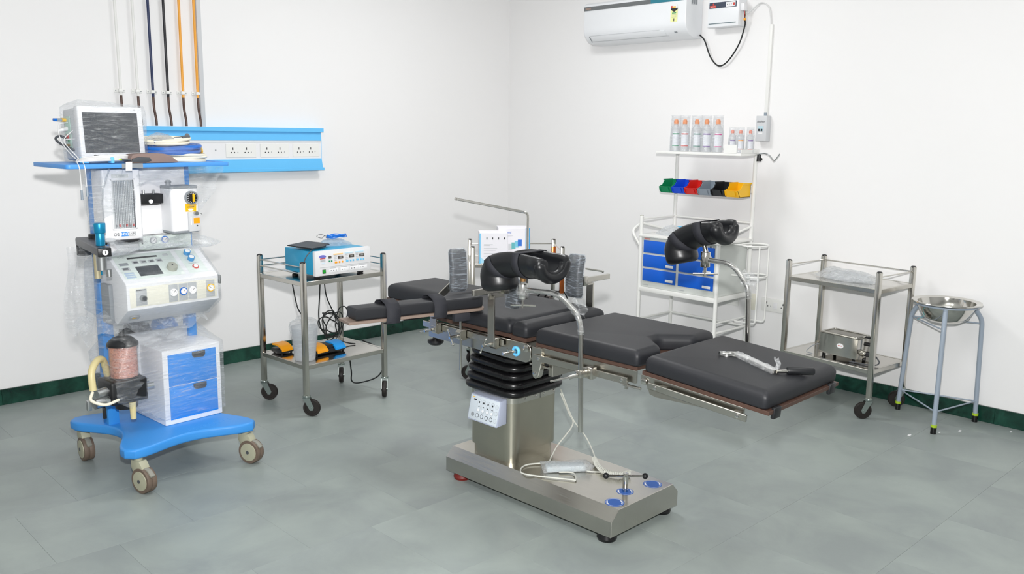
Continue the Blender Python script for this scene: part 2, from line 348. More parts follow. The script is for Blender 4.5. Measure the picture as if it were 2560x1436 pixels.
# ------------------------------------------------------------------ small drawing helpers on a flat face
def frame(o, u, v):
    u, v = V(u).normalized(), V(v).normalized(); n = u.cross(v).normalized()
    m = Matrix.Identity(4)
    for i in range(3): m[i][0] = u[i]; m[i][1] = v[i]; m[i][2] = n[i]; m[i][3] = o[i]
    return m
def dbox(fr, name, u0, v0, u1, v1, h, m, parent, bev=0, base=0): return G(fr).box((u0, v0, base), (u1, v1, h), bev, 2).out(name, m, parent)
def dcyl(fr, name, u, v, r, h, m, parent, seg=20, base=0, r1=None): return G(fr).cyl((u, v, base), (u, v, h), r, r1, seg).out(name, m, parent)
def ftext(body, size, fr, u, v, m, parent, h=.0012, align='CENTER', bold=0, xs=1): return text(body, size, (0, 0, 0), m, parent, fr @ T(u, v, h), align=align, bold=bold, xs=xs)
def loft(g, loops, cap=True):
    q = [[g._v(p) for p in L_] for L_ in loops]; n = len(q[0])
    for a, b in zip(q, q[1:]):
        for k in range(n): g.bm.faces.new((a[k], a[(k+1) % n], b[(k+1) % n], b[k]))
    if cap: g.bm.faces.new(q[0][::-1]); g.bm.faces.new(q[-1])
    return g
def gauge(fr, u, v, r, ringm, parent, plate=None, deg=40):
    if plate: dbox(fr, 'gauge_plate', u-plate[0]/2, v-plate[1]/2-.004, u+plate[0]/2, v+plate[1]/2-.004, .002, PGREY2, parent, .0006)
    g = dcyl(fr, 'gauge', u, v, r, .008, ringm, parent, 28)
    dcyl(fr, 'dial', u, v, r*.78, .0088, WHITE, g, 24)
    a = R(deg); G(fr).box((-r*.1, -.0008, .0088), (r*.62, .0008, .0095), m=Matrix.Translation((u, v, 0)) @ Matrix.Rotation(a, 4, 'Z')).out('needle', INK, g)
    gg = G(fr)
    for k in range(9):
        b = R(-40+k*32.5); gg.box((r*.55, -.0006, .0088), (r*.7, .0006, .0092), m=Matrix.Translation((u, v, 0)) @ Matrix.Rotation(b, 4, 'Z'))
    gg.out('scale_marks', INKR if ringm is HOSEB else INK, g); return g
PGREY2 = mat('gauge_grey', '#b9bcbe', .45)

# ------------------------------------------------------------------ operating table
TO, TY = V((-2.719, -3.227, 0)), 1.4
def tthing(name, label, cat, group=None): return thing(name, label, cat, TO, TY, group)
tb = tthing('operating_table', 'black padded operating table on a stainless steel column and floor base', 'operating table')
g = G().prism([(-.247, .037), (.235, .037), (.235, .106), (.192, .15), (-.2, .15), (-.247, .106)], -.513, .53, 'y', .002, 1)
base = g.out('base', ST, tb, ang=20)
for x, y, m_ in ((-.2, -.455, RUB), (.195, -.455, RUB), (-.2, .46, mat('dark_red_rubber', '#6e1c14', .5)), (.195, .46, RUB)):
    G().lathe([(.001, 0), (.04, 0), (.044, .012), (.036, .036), (.001, .0375)], (x, y, 0), seg=20).out('foot', m_, tb)
ft = frame((0, 0, .15), (0, -1, 0), (1, 0, 0))                 # drawing frame on the base's top, u towards the leg end
for i, (x, y, r) in enumerate(((-.155, -.455, .042), (.125, -.45, .042), (-.03, -.415, .038))):
    s_ = dcyl(ft, 'blue_sticker', -y, x, r, .0008, STICK, tb, 28); G(ft).ring((-y, x, .001), (0, 0, 1), r*.9, .0006, 28, 4).out('sticker_ring', PGREY, s_)
    gg = G(ft)
    for k in range(9):
        for a0 in (20, 200):
            b = R(a0+k*7); gg.box((r*.70, -.0016, .0008), (r*.82, .0016, .0013), m=Matrix.Translation((-y, x, 0)) @ Matrix.Rotation(b, 4, 'Z'))
    gg.out('sticker_letters', WHITE, s_)
p = G().cyl((-.03, -.415, .15), (-.03, -.415, .235), .012, seg=18, bev=.002).out('brake_post', STP, tb)
h_ = G().cyl((-.098, -.36, .226), (.038, -.47, .219), .0052, seg=12).out('brake_handle', STP, tb)
G().sphere((-.098, -.36, .226), .0135).out('knob', BLK, h_); G().sphere((.038, -.47, .219), .0135).out('knob', BLK, h_)
# column
cx_, cy_ = -.022, .285
def rl(w, h, r, z, ox=0, oy=0, sl=0): return [(x+cx_+ox, y+cy_+oy, z+sl*y) for x, y in rrect(w, h, r, 6)]
col = loft(G(), [rl(.315, .285, .055, .15), rl(.315, .285, .055, .205)]).out('column_skirt', COLST, tb)
col = loft(G(), [rl(.335, .305, .06, .20), rl(.335, .305, .06, .476)]).out('column', COLST, tb)
band = loft(G(), [rl(.339, .309, .061, .447), rl(.339, .309, .061, .480)]).out('column_band', ST, col)
for (p_, d_) in [((-.19, y, .462), (-1, 0, 0)) for y in (.20, .29, .38)]+[((x, .131, .462), (0, -1, 0)) for x in (-.10, -.03, .03, .10)]:
    G().lathe([(.0055, 0), (.005, .003), (.001, .0042)], p_, d_, 12).out('screw', CHR, band)
G().box((.0, .1298, .447), (.002, .132, .48)).out('seam', BLK, band)
# bellows
loops = []; z = .478; n = 6
for k in range(n):
    s0 = .385-.012*k; t0 = .37-.008*k
    for dz, o_ in ((0, -.03), (.006, -.008), (.014, .0), (.026, .0), (.034, -.008)):
        loops.append(rl(s0+o_, t0+o_, .075, z+dz, .0, .0, .06*k/n))
    z += .04
loops.append(rl(.30, .29, .07, z+.0, 0, 0, .03))
loft(G(), loops).out('bellows', RUB, tb, ang=60)
G().box((-.2, .04, .70), (.2, .56, .765), .006).out('under_frame', STD, tb)
# side plates, rails
plate = [(.62, .708), (.62, .79), (-.045, .79), (-.062, .78), (-.068, .765), (-.068, .735), (-.06, .715), (-.04, .705)]
for sx in (-1, 1):
    sp = G().prism(plate, sx*.268, sx*.281, 'x', .0015, 1).out('side_plate', ST, tb)
    G().box((min(sx*.297, sx*.288), .088, .757), (max(sx*.297, sx*.288), .645, .785), .002, 1).out('side_rail', ST, tb)
    G().box((min(sx*.289, sx*.26), .46, .765), (max(sx*.289, sx*.26), .49, .778)).box((min(sx*.289, sx*.26), .13, .765), (max(sx*.289, sx*.26), .16, .778)).out('rail_spacer', STD, tb)
    G().cyl((sx*.281, -.045, .77), (sx*.289, -.045, .77), .017, seg=20, bev=.002).out('pivot_bolt', STP, sp)
    # seat section frame and rail
    G().box((min(sx*.262, sx*.274), -.628, .735), (max(sx*.262, sx*.274), -.09, .786), .001, 1).out('seat_frame', ST, tb)
    sr = G().box((min(sx*.297, sx*.288), -.60, .729), (max(sx*.297, sx*.288), -.10, .757), .002, 1).out('side_rail', ST, tb)
    G().box((min(sx*.289, sx*.262), -.56, .737), (max(sx*.289, sx*.262), -.53, .75)).box((min(sx*.289, sx*.262), -.17, .737), (max(sx*.289, sx*.262), -.14, .75)).out('rail_spacer', STD, tb)
    for y in (-.575, -.13): G().lathe([(.008, 0), (.007, .003), (.001, .004)], (sx*.297, y, .743), (sx, 0, 0), 14).out('screw', CHR, sr)
    ha = G().prism([(-.078, .785), (-.135, .785), (-.135, .72), (-.118, .66), (-.112, .65), (-.10, .645), (-.088, .65), (-.083, .66), (-.078, .72)], sx*.255, sx*.285, 'x', .002, 1).out('hinge_arm', ST, tb)
    G().lathe([(.011, 0), (.009, .005), (.001, .006)], (sx*.285, -.10, .668), (sx, 0, 0), 14).out('bolt', CHR, ha)
    G().lathe([(.006, 0), (.005, .003), (.001, .004)], (sx*.297, .12, .771), (sx, 0, 0), 14).out('screw', CHR, tb)
G().box((-.25, -.17, .66), (.25, -.145, .72), .002, 1).out('cross_brace', STD, tb)
G().cyl((-.262, -.05, .70), (-.262, -.16, .70), .006, seg=10).cyl((-.262, -.12, .725), (-.262, -.12, .675), .007, seg=10).out('locking_handle', STP, tb)
G().cyl((-.262, -.645, .715), (-.262, -.56, .715), .006, seg=10).cyl((-.262, -.575, .74), (-.262, -.575, .70), .008, seg=10).out('locking_handle', STP, tb)
cl = G().cyl((-.281, .02, .745), (-.35, .035, .742), .007, seg=12).cyl((-.325, .03, .743), (-.327, .03, .762), .0035, seg=8).out('selector_lever', STP, tb)
G().ring((-.2825, .02, .745), (1, 0, 0), .017, .0065, 24, 6).out('selector_ring', SKY, cl)
# head plate knob under the table
hk = G().cyl((-.1, .78, .79), (-.1, .78, .64), .013, seg=14).out('knob_stem', STP, tb)
G().lathe([(.001, -.002), (.03, 0), (.042, .012), (.042, .024), (.016, .032), (.014, .04)], (-.1, .78, .608), seg=24).out('clamp_knob', BLK, tb)
G().box((-.17, .80, .765), (-.10, .98, .80), .006).out('head_bracket', BLK, tb)
# boards and cushions
def inset(poly, d):
    n_ = len(poly); out_ = []
    for i in range(n_):
        p0, p1_, p2_ = V((*poly[i-1], 0)), V((*poly[i], 0)), V((*poly[(i+1) % n_], 0)); e1 = (p1_-p0).normalized(); e2 = (p2_-p1_).normalized()
        n1, n2 = V((-e1.y, e1.x, 0)), V((-e2.y, e2.x, 0)); m_ = (n1+n2); k = d/max(.45, m_.length_squared/2); q = p1_+m_*k*.5*2/2 if 0 else p1_+m_/max(.6, (1+n1.dot(n2)))*d
        out_.append((q.x, q.y))
    return out_
def dense(poly, r):
    n_ = len(poly); out_ = []
    for i in range(n_):
        q = fillet([V((*poly[i-1], 0)), V((*poly[i], 0)), V((*poly[(i+1) % n_], 0))], r, 6)[1:-1]; out_ += [(p_.x, p_.y) for p_ in q]
    return out_
def cushion(y0, y1, z0, z1, hw, b=.03, name='cushion', poly=None, m=None, r=.024):
    ya, yb = min(y0, y1), max(y0, y1); base_ = poly or [(-hw, ya), (hw, ya), (hw, yb), (-hw, yb)]; loops_ = []
    for dz, di in ((0, .008), (.004, .003), (.010, 0)): loops_.append((z0+dz, di))
    for k in range(9):
        a_ = R(90*k/8); loops_.append((z1-.03+.03*math.sin(a_), b*(1-math.cos(a_))))
    g_ = G(m); L_ = [[(x, y, z_) for x, y in dense(inset(base_, d_), max(.004, r-d_*.5))] for z_, d_ in loops_]; loft(g_, L_, cap=True)
    return g_.out(name, PAD, tb, ang=60)
def board(y0, y1, z0, z1, hw, m=None): return G(m).box((-hw, y0, z0), (hw, y1, z1), .001, 1).out('board', WOOD, tb)
board(.632, 1.10, .802, .818, .17); cushion(.628, 1.10, .818, .897, .172, .045, 'head_cushion')
board(.071, .62, .794, .812, .268); cushion(.068, .622, .812, .873, .275, .032, 'back_cushion')
board(-.028, .067, .79, .808, .268); cushion(-.034, .065, .808, .872, .275, .032, 'kidney_cushion')
board(-.628, -.085, .786, .80, .268)
seat = [(-.275, -.636), (-.12, -.636), (-.03, -.525), (.02, -.525), (.12, -.636), (.275, -.636), (.275, -.082), (-.275, -.082)]
cushion(0, 0, .80, .866, 0, .03, 'seat_cushion', seat)
LM = Matrix.Translation((0, -.652, .778)) @ Matrix.Rotation(R(3.9), 4, 'X')
board(-.545, -.003, 0, .015, .272, LM); cushion(-.535, -.008, .015, .082, .275, .034, 'leg_cushion', m=LM)
for sx in (-1, 1):
    G(LM).box((min(sx*.262, sx*.272), -.45, -.036), (max(sx*.262, sx*.272), 0, 0), .001, 1).out('leg_frame', ST, tb)
    lr = G(LM).box((min(sx*.297, sx*.288), -.475, -.04), (max(sx*.297, sx*.288), -.05, -.014), .002, 1).out('side_rail', ST, tb)
    G(LM).box((min(sx*.289, sx*.262), -.12, -.034), (max(sx*.289, sx*.262), -.09, -.02)).box((min(sx*.289, sx*.262), -.44, -.034), (max(sx*.289, sx*.262), -.41, -.02)).out('rail_spacer', STD, tb)
    for y in (-.085, -.44): G(LM).lathe([(.008, 0), (.007, .003), (.001, .004)], (sx*.297, y, -.027), (sx, 0, 0), 14).out('screw', CHR, lr)
    G(LM).prism([(-.03, -.03), (-.05, -.066), (-.08, -.07), (-.40, -.036), (-.40, -.03)], sx*.268, sx*.276, 'x').out('leg_gusset', STD, tb)
    G(LM).cyl((sx*.274, -.02, -.022), (sx*.284, -.02, -.022), .013, seg=16, bev=.002).out('pivot_bolt', STP, tb)
G(LM).box((-.24, -.55, -.02), (-.19, -.535, .022), .004).out('edge_clip', BLK, tb); G(LM).box((.19, -.55, -.02), (.24, -.535, .022), .004).out('edge_clip', BLK, tb)
# keypad on the column
kp = G().prism([(-.188, .47), (-.225, .466), (-.252, .345), (-.188, .35)], .165, .372, 'y', .006, 2).out('keypad', KEYS, tb)
fk = frame((-.2385, .2685, .4055), (0, -1, 0), (.027, 0, .121))
face = dbox(fk, 'keypad_face', -.097, -.057, .097, .057, .0012, KEYB, kp, .0005)
for k in range(4):
    u = -.035+k*.030
    o_ = G(fk).prism(rrect(.022, .062, .010, 4, u, .014), .0012, .0018, 'z').out('button_outline', LINE, kp); G(fk).prism(rrect(.0195, .0595, .009, 4, u, .014), .0012, .0021, 'z').out('button_pad', KEYB, o_)
    dbox(fk, 'symbol', u-.004, .026, u+.004, .034, .0026, INK, kp); G(fk).prism([(u-.005, .008), (u+.006, .008), (u+.003, .014), (u-.001, .011)], .0021, .0026).out('symbol', INK, kp); dcyl(fk, 'lamp', u, -.007, .006, .0026, WHITE, kp, 14)
for k in range(5): c_ = dcyl(fk, 'round_button', -.068+k*.031, -.034, .0105, .002, MGREY if k == 0 else DGREY, kp, 18); dcyl(fk, 'cap', -.068+k*.031, -.034, .008, .0026, KEYB if k else MGREY, c_, 16)
for v_ in (.03, .0, -.034): c_ = dcyl(fk, 'round_button', .083, v_, .0105, .002, LINE, kp, 18); dcyl(fk, 'cap', .083, v_, .009, .0026, KEYB, c_, 16)
dbox(fk, 'label_bar', -.074, .034, -.056, .041, .0016, INK, kp); dbox(fk, 'logo_mark', -.082, .046, -.07, .05, .0016, YEL, kp)

# ------------------------------------------------------------------ clamps and accessories on the table rails
def clamp(parent, y, z, sx=-1, lever=30, rod=True):
    """rail clamp: slotted block hooked on the rail, screw and tommy bar"""
    x0, x1 = sx*.288, sx*.335
    c = G().prism([(sx*.286, z-.024), (sx*.286, z-.017), (sx*.30, z-.017), (sx*.30, z+.017), (sx*.286, z+.017), (sx*.286, z+.024), (sx*.322, z+.024), (sx*.337, z+.012), (sx*.337, z-.014), (sx*.318, z-.028)], y-.018, y+.018, 'y', .002, 1).out('clamp', ST, parent)
    s_ = G().cyl((sx*.335, y, z-.004), (sx*.385, y+.004, z-.006), .0065, seg=12).out('clamp_screw', STP, c)
    a = R(lever); d = V((0, math.cos(a), math.sin(a)))*.036; m_ = V((sx*.378, y+.004, z-.006))
    G().cyl(m_-d, m_+d, .0042, seg=10).sphere(m_-d, .0062, seg=10).sphere(m_+d, .0062, seg=10).out('tommy_bar', STP, c); return c
# arm board
ab = tthing('arm_board', 'narrow padded arm board with two straps, clamped beside the table head', 'arm board')
A0, A1 = V((-.872, .474, 0)), V((-.205, .322, 0)); ad = (A1-A0).normalized(); ang_ = math.atan2(ad.y, ad.x); ALn = (A1-A0).length
AM_ = Matrix.Translation((A0.x, A0.y, .884)) @ Matrix.Rotation(ang_, 4, 'Z')
def rnd(l0, l1, hw, r): return [(l0, -hw), (l1-r, -hw)]+[(l1-r+r*math.sin(R(a)), -hw+(1-math.cos(R(a)))*hw) for a in range(15, 180, 15)]+[(l1-r, hw), (l0, hw)]
G(AM_).prism(rnd(0, ALn, .058, .05), 0, .012, 'z', .001, 1).out('board', PLY, ab)
g = G(AM_); g.prism(rnd(.035, ALn-.005, .05, .045), .012, .066, 'z', .011, 3); g.out('arm_cushion', PAD, ab, ang=50)
for s0, s1 in ((.17, .235), (.40, .465)):
    def sfn(u, v, s0=s0, s1=s1):
        pts_ = [(-.03, -.014), (-.062, -.012), (-.064, .02), (-.058, .05), (-.04, .074), (0, .088), (.04, .08), (.057, .06), (.061, .02), (.06, -.012), (.03, -.014)]
        k = u*(len(pts_)-1); i = min(int(k), len(pts_)-2); t = k-i; y_ = pts_[i][0]*(1-t)+pts_[i+1][0]*t; z_ = pts_[i][1]*(1-t)+pts_[i+1][1]*t
        return (s0+(s1-s0)*v+.04*max(0, z_)/.08*(1 if y_ > -.1 else 0)*(.5-u), y_, z_)
    G(AM_).grid(sfn, 30, 2).out('strap', STRAP, ab, solid=.003)
G(AM_).box((.5, -.075, -.035), (.58, -.045, .0), .004).out('strap_end', STRAP, ab); G(AM_).box((.30, .04, -.03), (.40, .055, 0), .004).out('strap_end', STRAP, ab)
G().cyl((-.318, .344, .60), (-.318, .344, .884), .0065, seg=12).out('support_rod', STP, ab); clamp(ab, .344, .771, -1, 62)
rebase(ab, (-.318, .344, .60))
# padded supports
def padm(c, ax=(0, 0, 0), w=.085, h=.2, t=.04):
    return Matrix.Translation(c) @ Matrix.Rotation(R(ax[2]), 4, 'Z') @ Matrix.Rotation(R(ax[1]), 4, 'Y')
def pad(parent, c, rot, w, h, t, bend=.012):
    M_ = padm(c, rot); g_ = G(M_)
    def lp(z):
        b_ = bend*(2*z/h)**2; k = .82 if abs(z) > h/2-.006 else 1
        return [(x*k+b_, y*k, z) for x, y in rrect(t, w, .014, 4)]
    loft(g_, [lp(-h/2+h*i/12) for i in range(13)]); p_ = g_.out('pad', PADS, parent, ang=60)
    g2 = G(M_); loft(g2, [[(x*1.1, y*1.07, z*1.03) for x, y, z in lp(-h/2+h*i/12)] for i in range(13)])
    for v in g2.bm.verts: v.co += V((noise.noise(v.co*40), noise.noise(v.co*41+V((3, 0, 0))), 0))*.0035
    g2.out('film_wrap', FILMW, parent, ang=70); return p_
s1 = tthing('side_support', 'film-wrapped side support with an outward bar above the near rail', 'support pad', 'padded table supports')
G().box((-.338, .105, .775), (-.329, .145, .985), .001, 1).bar(fillet([(-.3335, .125, .97), (-.3335, .125, .993), (-.26, .125, .993)], .015), .04, .008, (1, 0, 0) if 0 else (0, 1, 0)).out('post', ST, s1)
G().box((-.455, .108, 1.0), (-.225, .125, 1.026), .002, 1).out('slide_bar', ST, s1); G().box((-.28, .095, .99), (-.25, .138, 1.036), .003).out('slide_bracket', ST, s1)
pad(s1, (-.20, .115, .985), (0, 0, 180), .075, .13, .04); clamp(s1, .125, .771, -1, -62); rebase(s1, (-.32, .125, .745))
s2 = tthing('side_support', 'tall film-wrapped side support on the far rail beyond the kidney cushion', 'support pad', 'padded table supports')
G().box((.324, .09, .775), (.333, .132, .965), .001, 1).box((.25, .09, .965), (.333, .132, .973), .001, 1).out('post', ST, s2)
G().box((.22, .10, .976), (.47, .117, 1.002), .002, 1).out('slide_bar', ST, s2); G().box((.25, .085, .966), (.28, .13, 1.012), .003).out('slide_bracket', ST, s2)
G().cyl((.265, .09, 1.05), (.36, .06, 1.03), .0045, seg=10).sphere((.36, .06, 1.03), .007, seg=10).out('tommy_bar', STP, s2)
pad(s2, (.205, .11, 1.018), (0, 4, 0), .085, .205, .045); clamp(s2, .11, .771, 1, 40); rebase(s2, (.32, .11, .745))
s3 = tthing('side_support', 'film-wrapped shoulder support standing beside the head cushion behind the arm board', 'support pad', 'padded table supports')
G().box((-.336, .50, .775), (-.328, .545, .875), .001, 1).bar([(-.332, .522, .86), (-.30, .56, .885), (-.215, .53, .965), (-.205, .51, .985)], .034, .007, (0, 1, 0)).out('post', ST, s3)
pad(s3, (-.195, .50, 1.04), (0, 4, 74), .085, .205, .036, .008); clamp(s3, .522, .771, -1, -18); rebase(s3, (-.32, .522, .745))
# screen bar over the head end
sb = tthing('screen_bar', 'thin bent steel bar rising above the table beside the cartons', 'bar')
G().tube(fillet([(.315, .53, .70), (.315, .53, 1.285), (.315, 1.085, 1.322)], .025), .0072, 10).out('rod', STP, sb); G().cyl((.315, 1.08, 1.3217), (.315, 1.095, 1.3227), .009, seg=12).out('end_cap', STP, sb)
clamp(sb, .53, .771, 1, 70); rebase(sb, (.315, .53, .70))

# knee crutches
def crutch(label, sx, pole, path, ups, Rm, axis_x, post, clampyz, wrap, twist=0):
    t_ = tthing('knee_crutch', label, 'leg support', 'padded knee crutches'); X = axis_x
    G().tube(fillet(pole, .07, 8), .0105, 14).out('pole', STP, t_)
    c0, c1, tip = post
    G().cyl((X, *c0), (X, *c1), .021, seg=22, bev=.003).out('clamp_barrel', STP, t_)
    G().cyl((X, *c1), (X, *tip), .0105, seg=14).out('stem', STP, t_)
    G().cyl((X, tip[0], tip[1]-.018), (X, *tip), .0125, .0135, seg=14).out('brass_collar', mat('brass', '#b58a5a', .35, metal=.9), t_)
    G().cyl((X, c0[0], c0[1]-.04), (X, *c0), .0065, seg=12).cyl((X-.03, c0[0]+.042, c0[1]-.03), (X+.03, c0[0]-.048, c0[1]-.028), .0042, seg=10).out('tommy_bar', STP, t_)
    # padded gutter: U section swept along a bent path
    P = cr([(X, *p_) for p_ in path], 6); n_ = len(P); U = cr([(0, *u_) for u_ in ups], 6)
    def sec(i, ro, ri, a1):
        Tn = (P[min(i+1, n_-1)]-P[max(i-1, 0)]).normalized(); up = (U[i]-Tn*U[i].dot(Tn)).normalized(); sd = Tn.cross(up)
        sd = sd*(1.22-.2*i/(n_-1)); out_ = []
        A_ = [R(-a1+2*a1*k/22) for k in range(23)]
        for a in A_: out_.append(P[i]+(sd*math.sin(a)-up*math.cos(a))*ro)
        mid = (ro+ri)/2; hw_ = (ro-ri)/2
        for b in (45, 90, 135): out_.append(P[i]+(sd*math.sin(A_[-1])-up*math.cos(A_[-1]))*(mid+hw_*math.cos(R(b)))+(sd*math.cos(A_[-1])+up*math.sin(A_[-1]))*hw_*math.sin(R(b)))
        for a in reversed(A_): out_.append(P[i]+(sd*math.sin(a)-up*math.cos(a))*ri)
        for b in (135, 90, 45): out_.append(P[i]+(sd*math.sin(A_[0])-up*math.cos(A_[0]))*(mid+hw_*math.cos(R(b)))-(sd*math.cos(A_[0])+up*math.sin(A_[0]))*hw_*math.sin(R(b)))
        return out_, Tn, up, sd
    loops_ = []
    for i in range(n_):
        k = i/(n_-1); e = 1.06 if k < .1 else 1.0+.22*max(0, k-.55)
        a1 = 112-14*max(0, 1-k*3)
        loops_.append(sec(i, Rm*e, Rm*.62*(e if k > .5 else 1), a1)[0])
    tn_ = (P[-1]-P[-2]).normalized(); c_ = sum((V(q) for q in loops_[-1]), V())/len(loops_[-1])
    for kk, sc_ in ((.012, .97), (.022, .88), (.028, .74)): loops_.append([c_+(V(q)-c_)*sc_+tn_*kk for q in loops_[-1 if kk == .012 else n_-1]])
    th_ = (P[0]-P[1]).normalized(); L0 = loops_[0]; c_ = sum((V(q) for q in L0), V())/len(L0)
    for kk, sc_ in ((.010, .96), (.016, .88), (.018, .80)): loops_.insert(0, [c_+(V(q)-c_)*sc_+th_*kk for q in L0])
    gut = loft(G(), loops_).out('gutter', PADS, t_, ang=60)
    # rolled rims at both mouths
    for i, rr in ((0, .025),):
        lp, Tn, up, sd = sec(i, Rm, Rm*.75, 104); sd = sd*1.0; A_ = [R(-104+208*k/30) for k in range(31)]
        G().tube([P[i]+(sd*math.sin(a)-up*math.cos(a))*Rm*.84 for a in A_], [rr*min(1, .25+.28*min(k, 30-k)) for k in range(31)], 14).out('rolled_rim', PADS, t_, ang=70)
    for i in (int(n_*.28), int(n_*.62)):
        Tn = (P[i+1]-P[i-1]).normalized(); up = (U[i]-Tn*U[i].dot(Tn)).normalized(); sd = Tn.cross(up)*(1.22-.2*i/(n_-1))
        lp = [P[i]+(sd*math.sin(R(a))-up*math.cos(R(a)))*Rm*1.045 for a in range(-116, 117, 8)]; m_ = len(lp)
        g_ = G(); q = [[g_._v(p_+Tn*o_) for p_ in lp] for o_ in (-.02, .02)]
        for k in range(m_): g_.bm.faces.new((q[0][k], q[0][(k+1) % m_], q[1][(k+1) % m_], q[1][k]))
        g_.out('strap', STRAP, t_, solid=.0025)
    # clamp sleeve on the rail
    cy__, cz__ = clampyz
    c = G().box((min(sx*.286, sx*.318), cy__-.028, cz__-.024), (max(sx*.286, sx*.318), cy__+.012, cz__+.024), .003).box((min(sx*.315, sx*.362), cy__-.008, cz__-.016), (max(sx*.315, sx*.362), cy__+.026, cz__+.016), .006).out('clamp', ST, t_)
    G().cyl((sx*.36, cy__+.012, cz__-.004), (sx*.395, cy__+.03, cz__-.012), .008, seg=12).cyl((sx*.39, cy__+.028, cz__-.011), (sx*.40, cy__+.12, cz__-.045), .0042, seg=10).out('clamp_screw', STP, c)
    if wrap:
        q = fillet(pole, .07, 8); w_ = [p_ for p_ in q if p_.z > cz__+.04]
        g_ = G(); pts_ = []
        for a, b in zip(w_, w_[1:]):
            m_ = max(1, int((b-a).length/.02))
            pts_ += [a.lerp(b, k/m_) for k in range(m_)]
        g_.tube(pts_, [.0125+.003*noise.noise(p_*60) for p_ in pts_], 12)
        if wrap == 1:
            e = pts_[-1]; g_.sphere(V((X, c0[0], (c0[1]+c1[1])/2)), .03, (1, 1, 1.35))
        for v in g_.bm.verts: v.co += V((noise.noise(v.co*90), noise.noise(v.co*91+V((5, 0, 0))), 0))*.002
        g_.out('film_wrap', FILM, t_, ang=70)
        b0 = w_[len(w_)//2]
        G().grid(lambda u, v: b0+V((.01*math.sin(u*9), .02-.07*u+.01*math.sin(v*7), .06*v-.01+.012*math.sin(u*12))), 8, 8).out('loose_film', FILM, t_)
    rebase(t_, (sx*.32, clampyz[0], clampyz[1])); return t_
crutch('black knee crutch on a film-wrapped bent pole at the near side of the table', -1,
       [(-.345, -.415, .50), (-.345, -.402, .93), (-.348, -.385, .985), (-.352, -.285, 1.056), (-.36, -.092, 1.046)],
       [(-.255, 1.18), (-.16, 1.178), (-.06, 1.172), (.02, 1.15), (.055, 1.105), (.05, 1.055)], [(0, 1), (.02, 1), (.1, 1), (.6, .8), (.95, .3), (1, -.05)], .076, -.36,
       ((-.092, 1.008), (-.092, 1.072), (-.092, 1.10)), (-.415, .743), 1)
crutch('black knee crutch on a steel pole in front of the drawer cart', 1,
       [(.345, -.762, .62), (.345, -.745, 1.03), (.345, -.735, 1.07), (.345, -.66, 1.152), (.345, -.525, 1.157)],
       [(-.61, 1.312), (-.55, 1.30), (-.475, 1.277), (-.415, 1.244), (-.387, 1.197), (-.397, 1.152)], [(-.1, 1), (0, 1), (.15, 1), (.6, .75), (.95, .2), (1, 0)], .071, .345,
       ((-.525, 1.122), (-.525, 1.19), (-.51, 1.235)), (-.762, .725), 2)
# crank handle on the leg cushion
ch = tthing('crank_handle', 'steel crank handle with black grip lying on the leg cushion', 'handle')
zc = .858
G().cyl((-.03, -.845, zc-.008), (.026, -.895, zc-.01), .0155, seg=20, cap=False).out('socket_tube', CHR, ch, solid=.002)
G().bar([(.02, -.888, zc-.008), (.03, -.905, zc-.01), (-.045, -1.085, zc-.02), (-.05, -1.10, zc-.02)], .026, .012).out('crank_arm', STP, ch)
g = G(); g.tube([(.025-.0775*k/16, -.892-.20*k/16, zc-.009-.012*k/16) for k in range(17)], [.0155+.004*random.random() for k in range(17)], 10); g.out('film_wrap', FILMH, ch)
G().grid(lambda u, v: (-.03+.01*math.sin(v*5), -1.08-.02*u, zc-.014+.044*v+.004*math.sin(u*8)), 5, 6).out('loose_film', FILMH, ch)
G().cyl((-.05, -1.10, zc-.019), (-.018, -1.128, zc-.018), .007, seg=14).out('spindle', STP, ch)
G().cyl((-.02, -1.125, zc-.016), (.055, -1.195, zc-.018), .0145, seg=20, bev=.004).out('grip', BLK, ch); rebase(ch, (0, -1, .84))
# wired hand control on the base
hc = tthing('hand_control', 'hand control in a clear bag on the table base', 'remote')
HM = Matrix.Translation((-.03, -.075, .152)) @ Matrix.Rotation(R(-38), 4, 'Z')
G(HM).box((-.10, -.032, 0), (.085, .032, .026), .008, 3).out('handset', mat('handset_grey', '#c8d2d6', .4), hc)
g = G(HM); g.hull([(x, y, z) for x in (-.115, .10) for y in (-.036, .036) for z in (.001, .033)]+[(.135, 0, .012), (-.125, .02, .04), (-.12, -.02, .03)], 0, 3, .005, 25); g.out('clear_bag', FILMH, hc, ang=70)
cw = G().tube(cr([(.145, .128, .44), (.20, .12, .33), (.21, .10, .27), (.10, .10, .19), (.03, .075, .16), (-.04, .04, .158), (-.13, .085, .157), (-.20, .06, .157), (-.215, -.0, .157), (-.12, -.165, .157), (-.10, -.19, .157), (-.05, -.13, .158), (-.09, -.08, .158)], 7), .0036, 8).out('cable', CABG, hc)
G().tube(cr([(.145, .128, .46), (.21, .10, .30), (.23, .03, .22), (.17, -.07, .18), (.14, -.10, .168)], 7), .0032, 8).out('cable', CABG, hc)
cp = cr([(.14, -.10, .168), (.085, -.165, .168), (.05, -.235, .168), (.07, -.30, .168), (.125, -.325, .168)], 80); hp = []
for i, p_ in enumerate(cp):
    for s_ in range(1):
        Tn = (cp[min(i+1, len(cp)-1)]-cp[max(i-1, 0)]).normalized(); sd = V((0, 0, 1)).cross(Tn)
        a = i*2*math.pi/9.6; hp.append(p_+sd*math.cos(a)*.0105+V((0, 0, 1))*math.sin(a)*.0105)
G().tube(hp, .0023, 5).out('coiled_cable', CABG, hc); G().tube(cr([(.125, -.325, .166), (.10, -.26, .157), (.02, -.16, .156), (.06, -.12, .16)], 7), .003, 8).out('cable', CABG, hc)
rebase(hc, (-.03, -.075, .152))
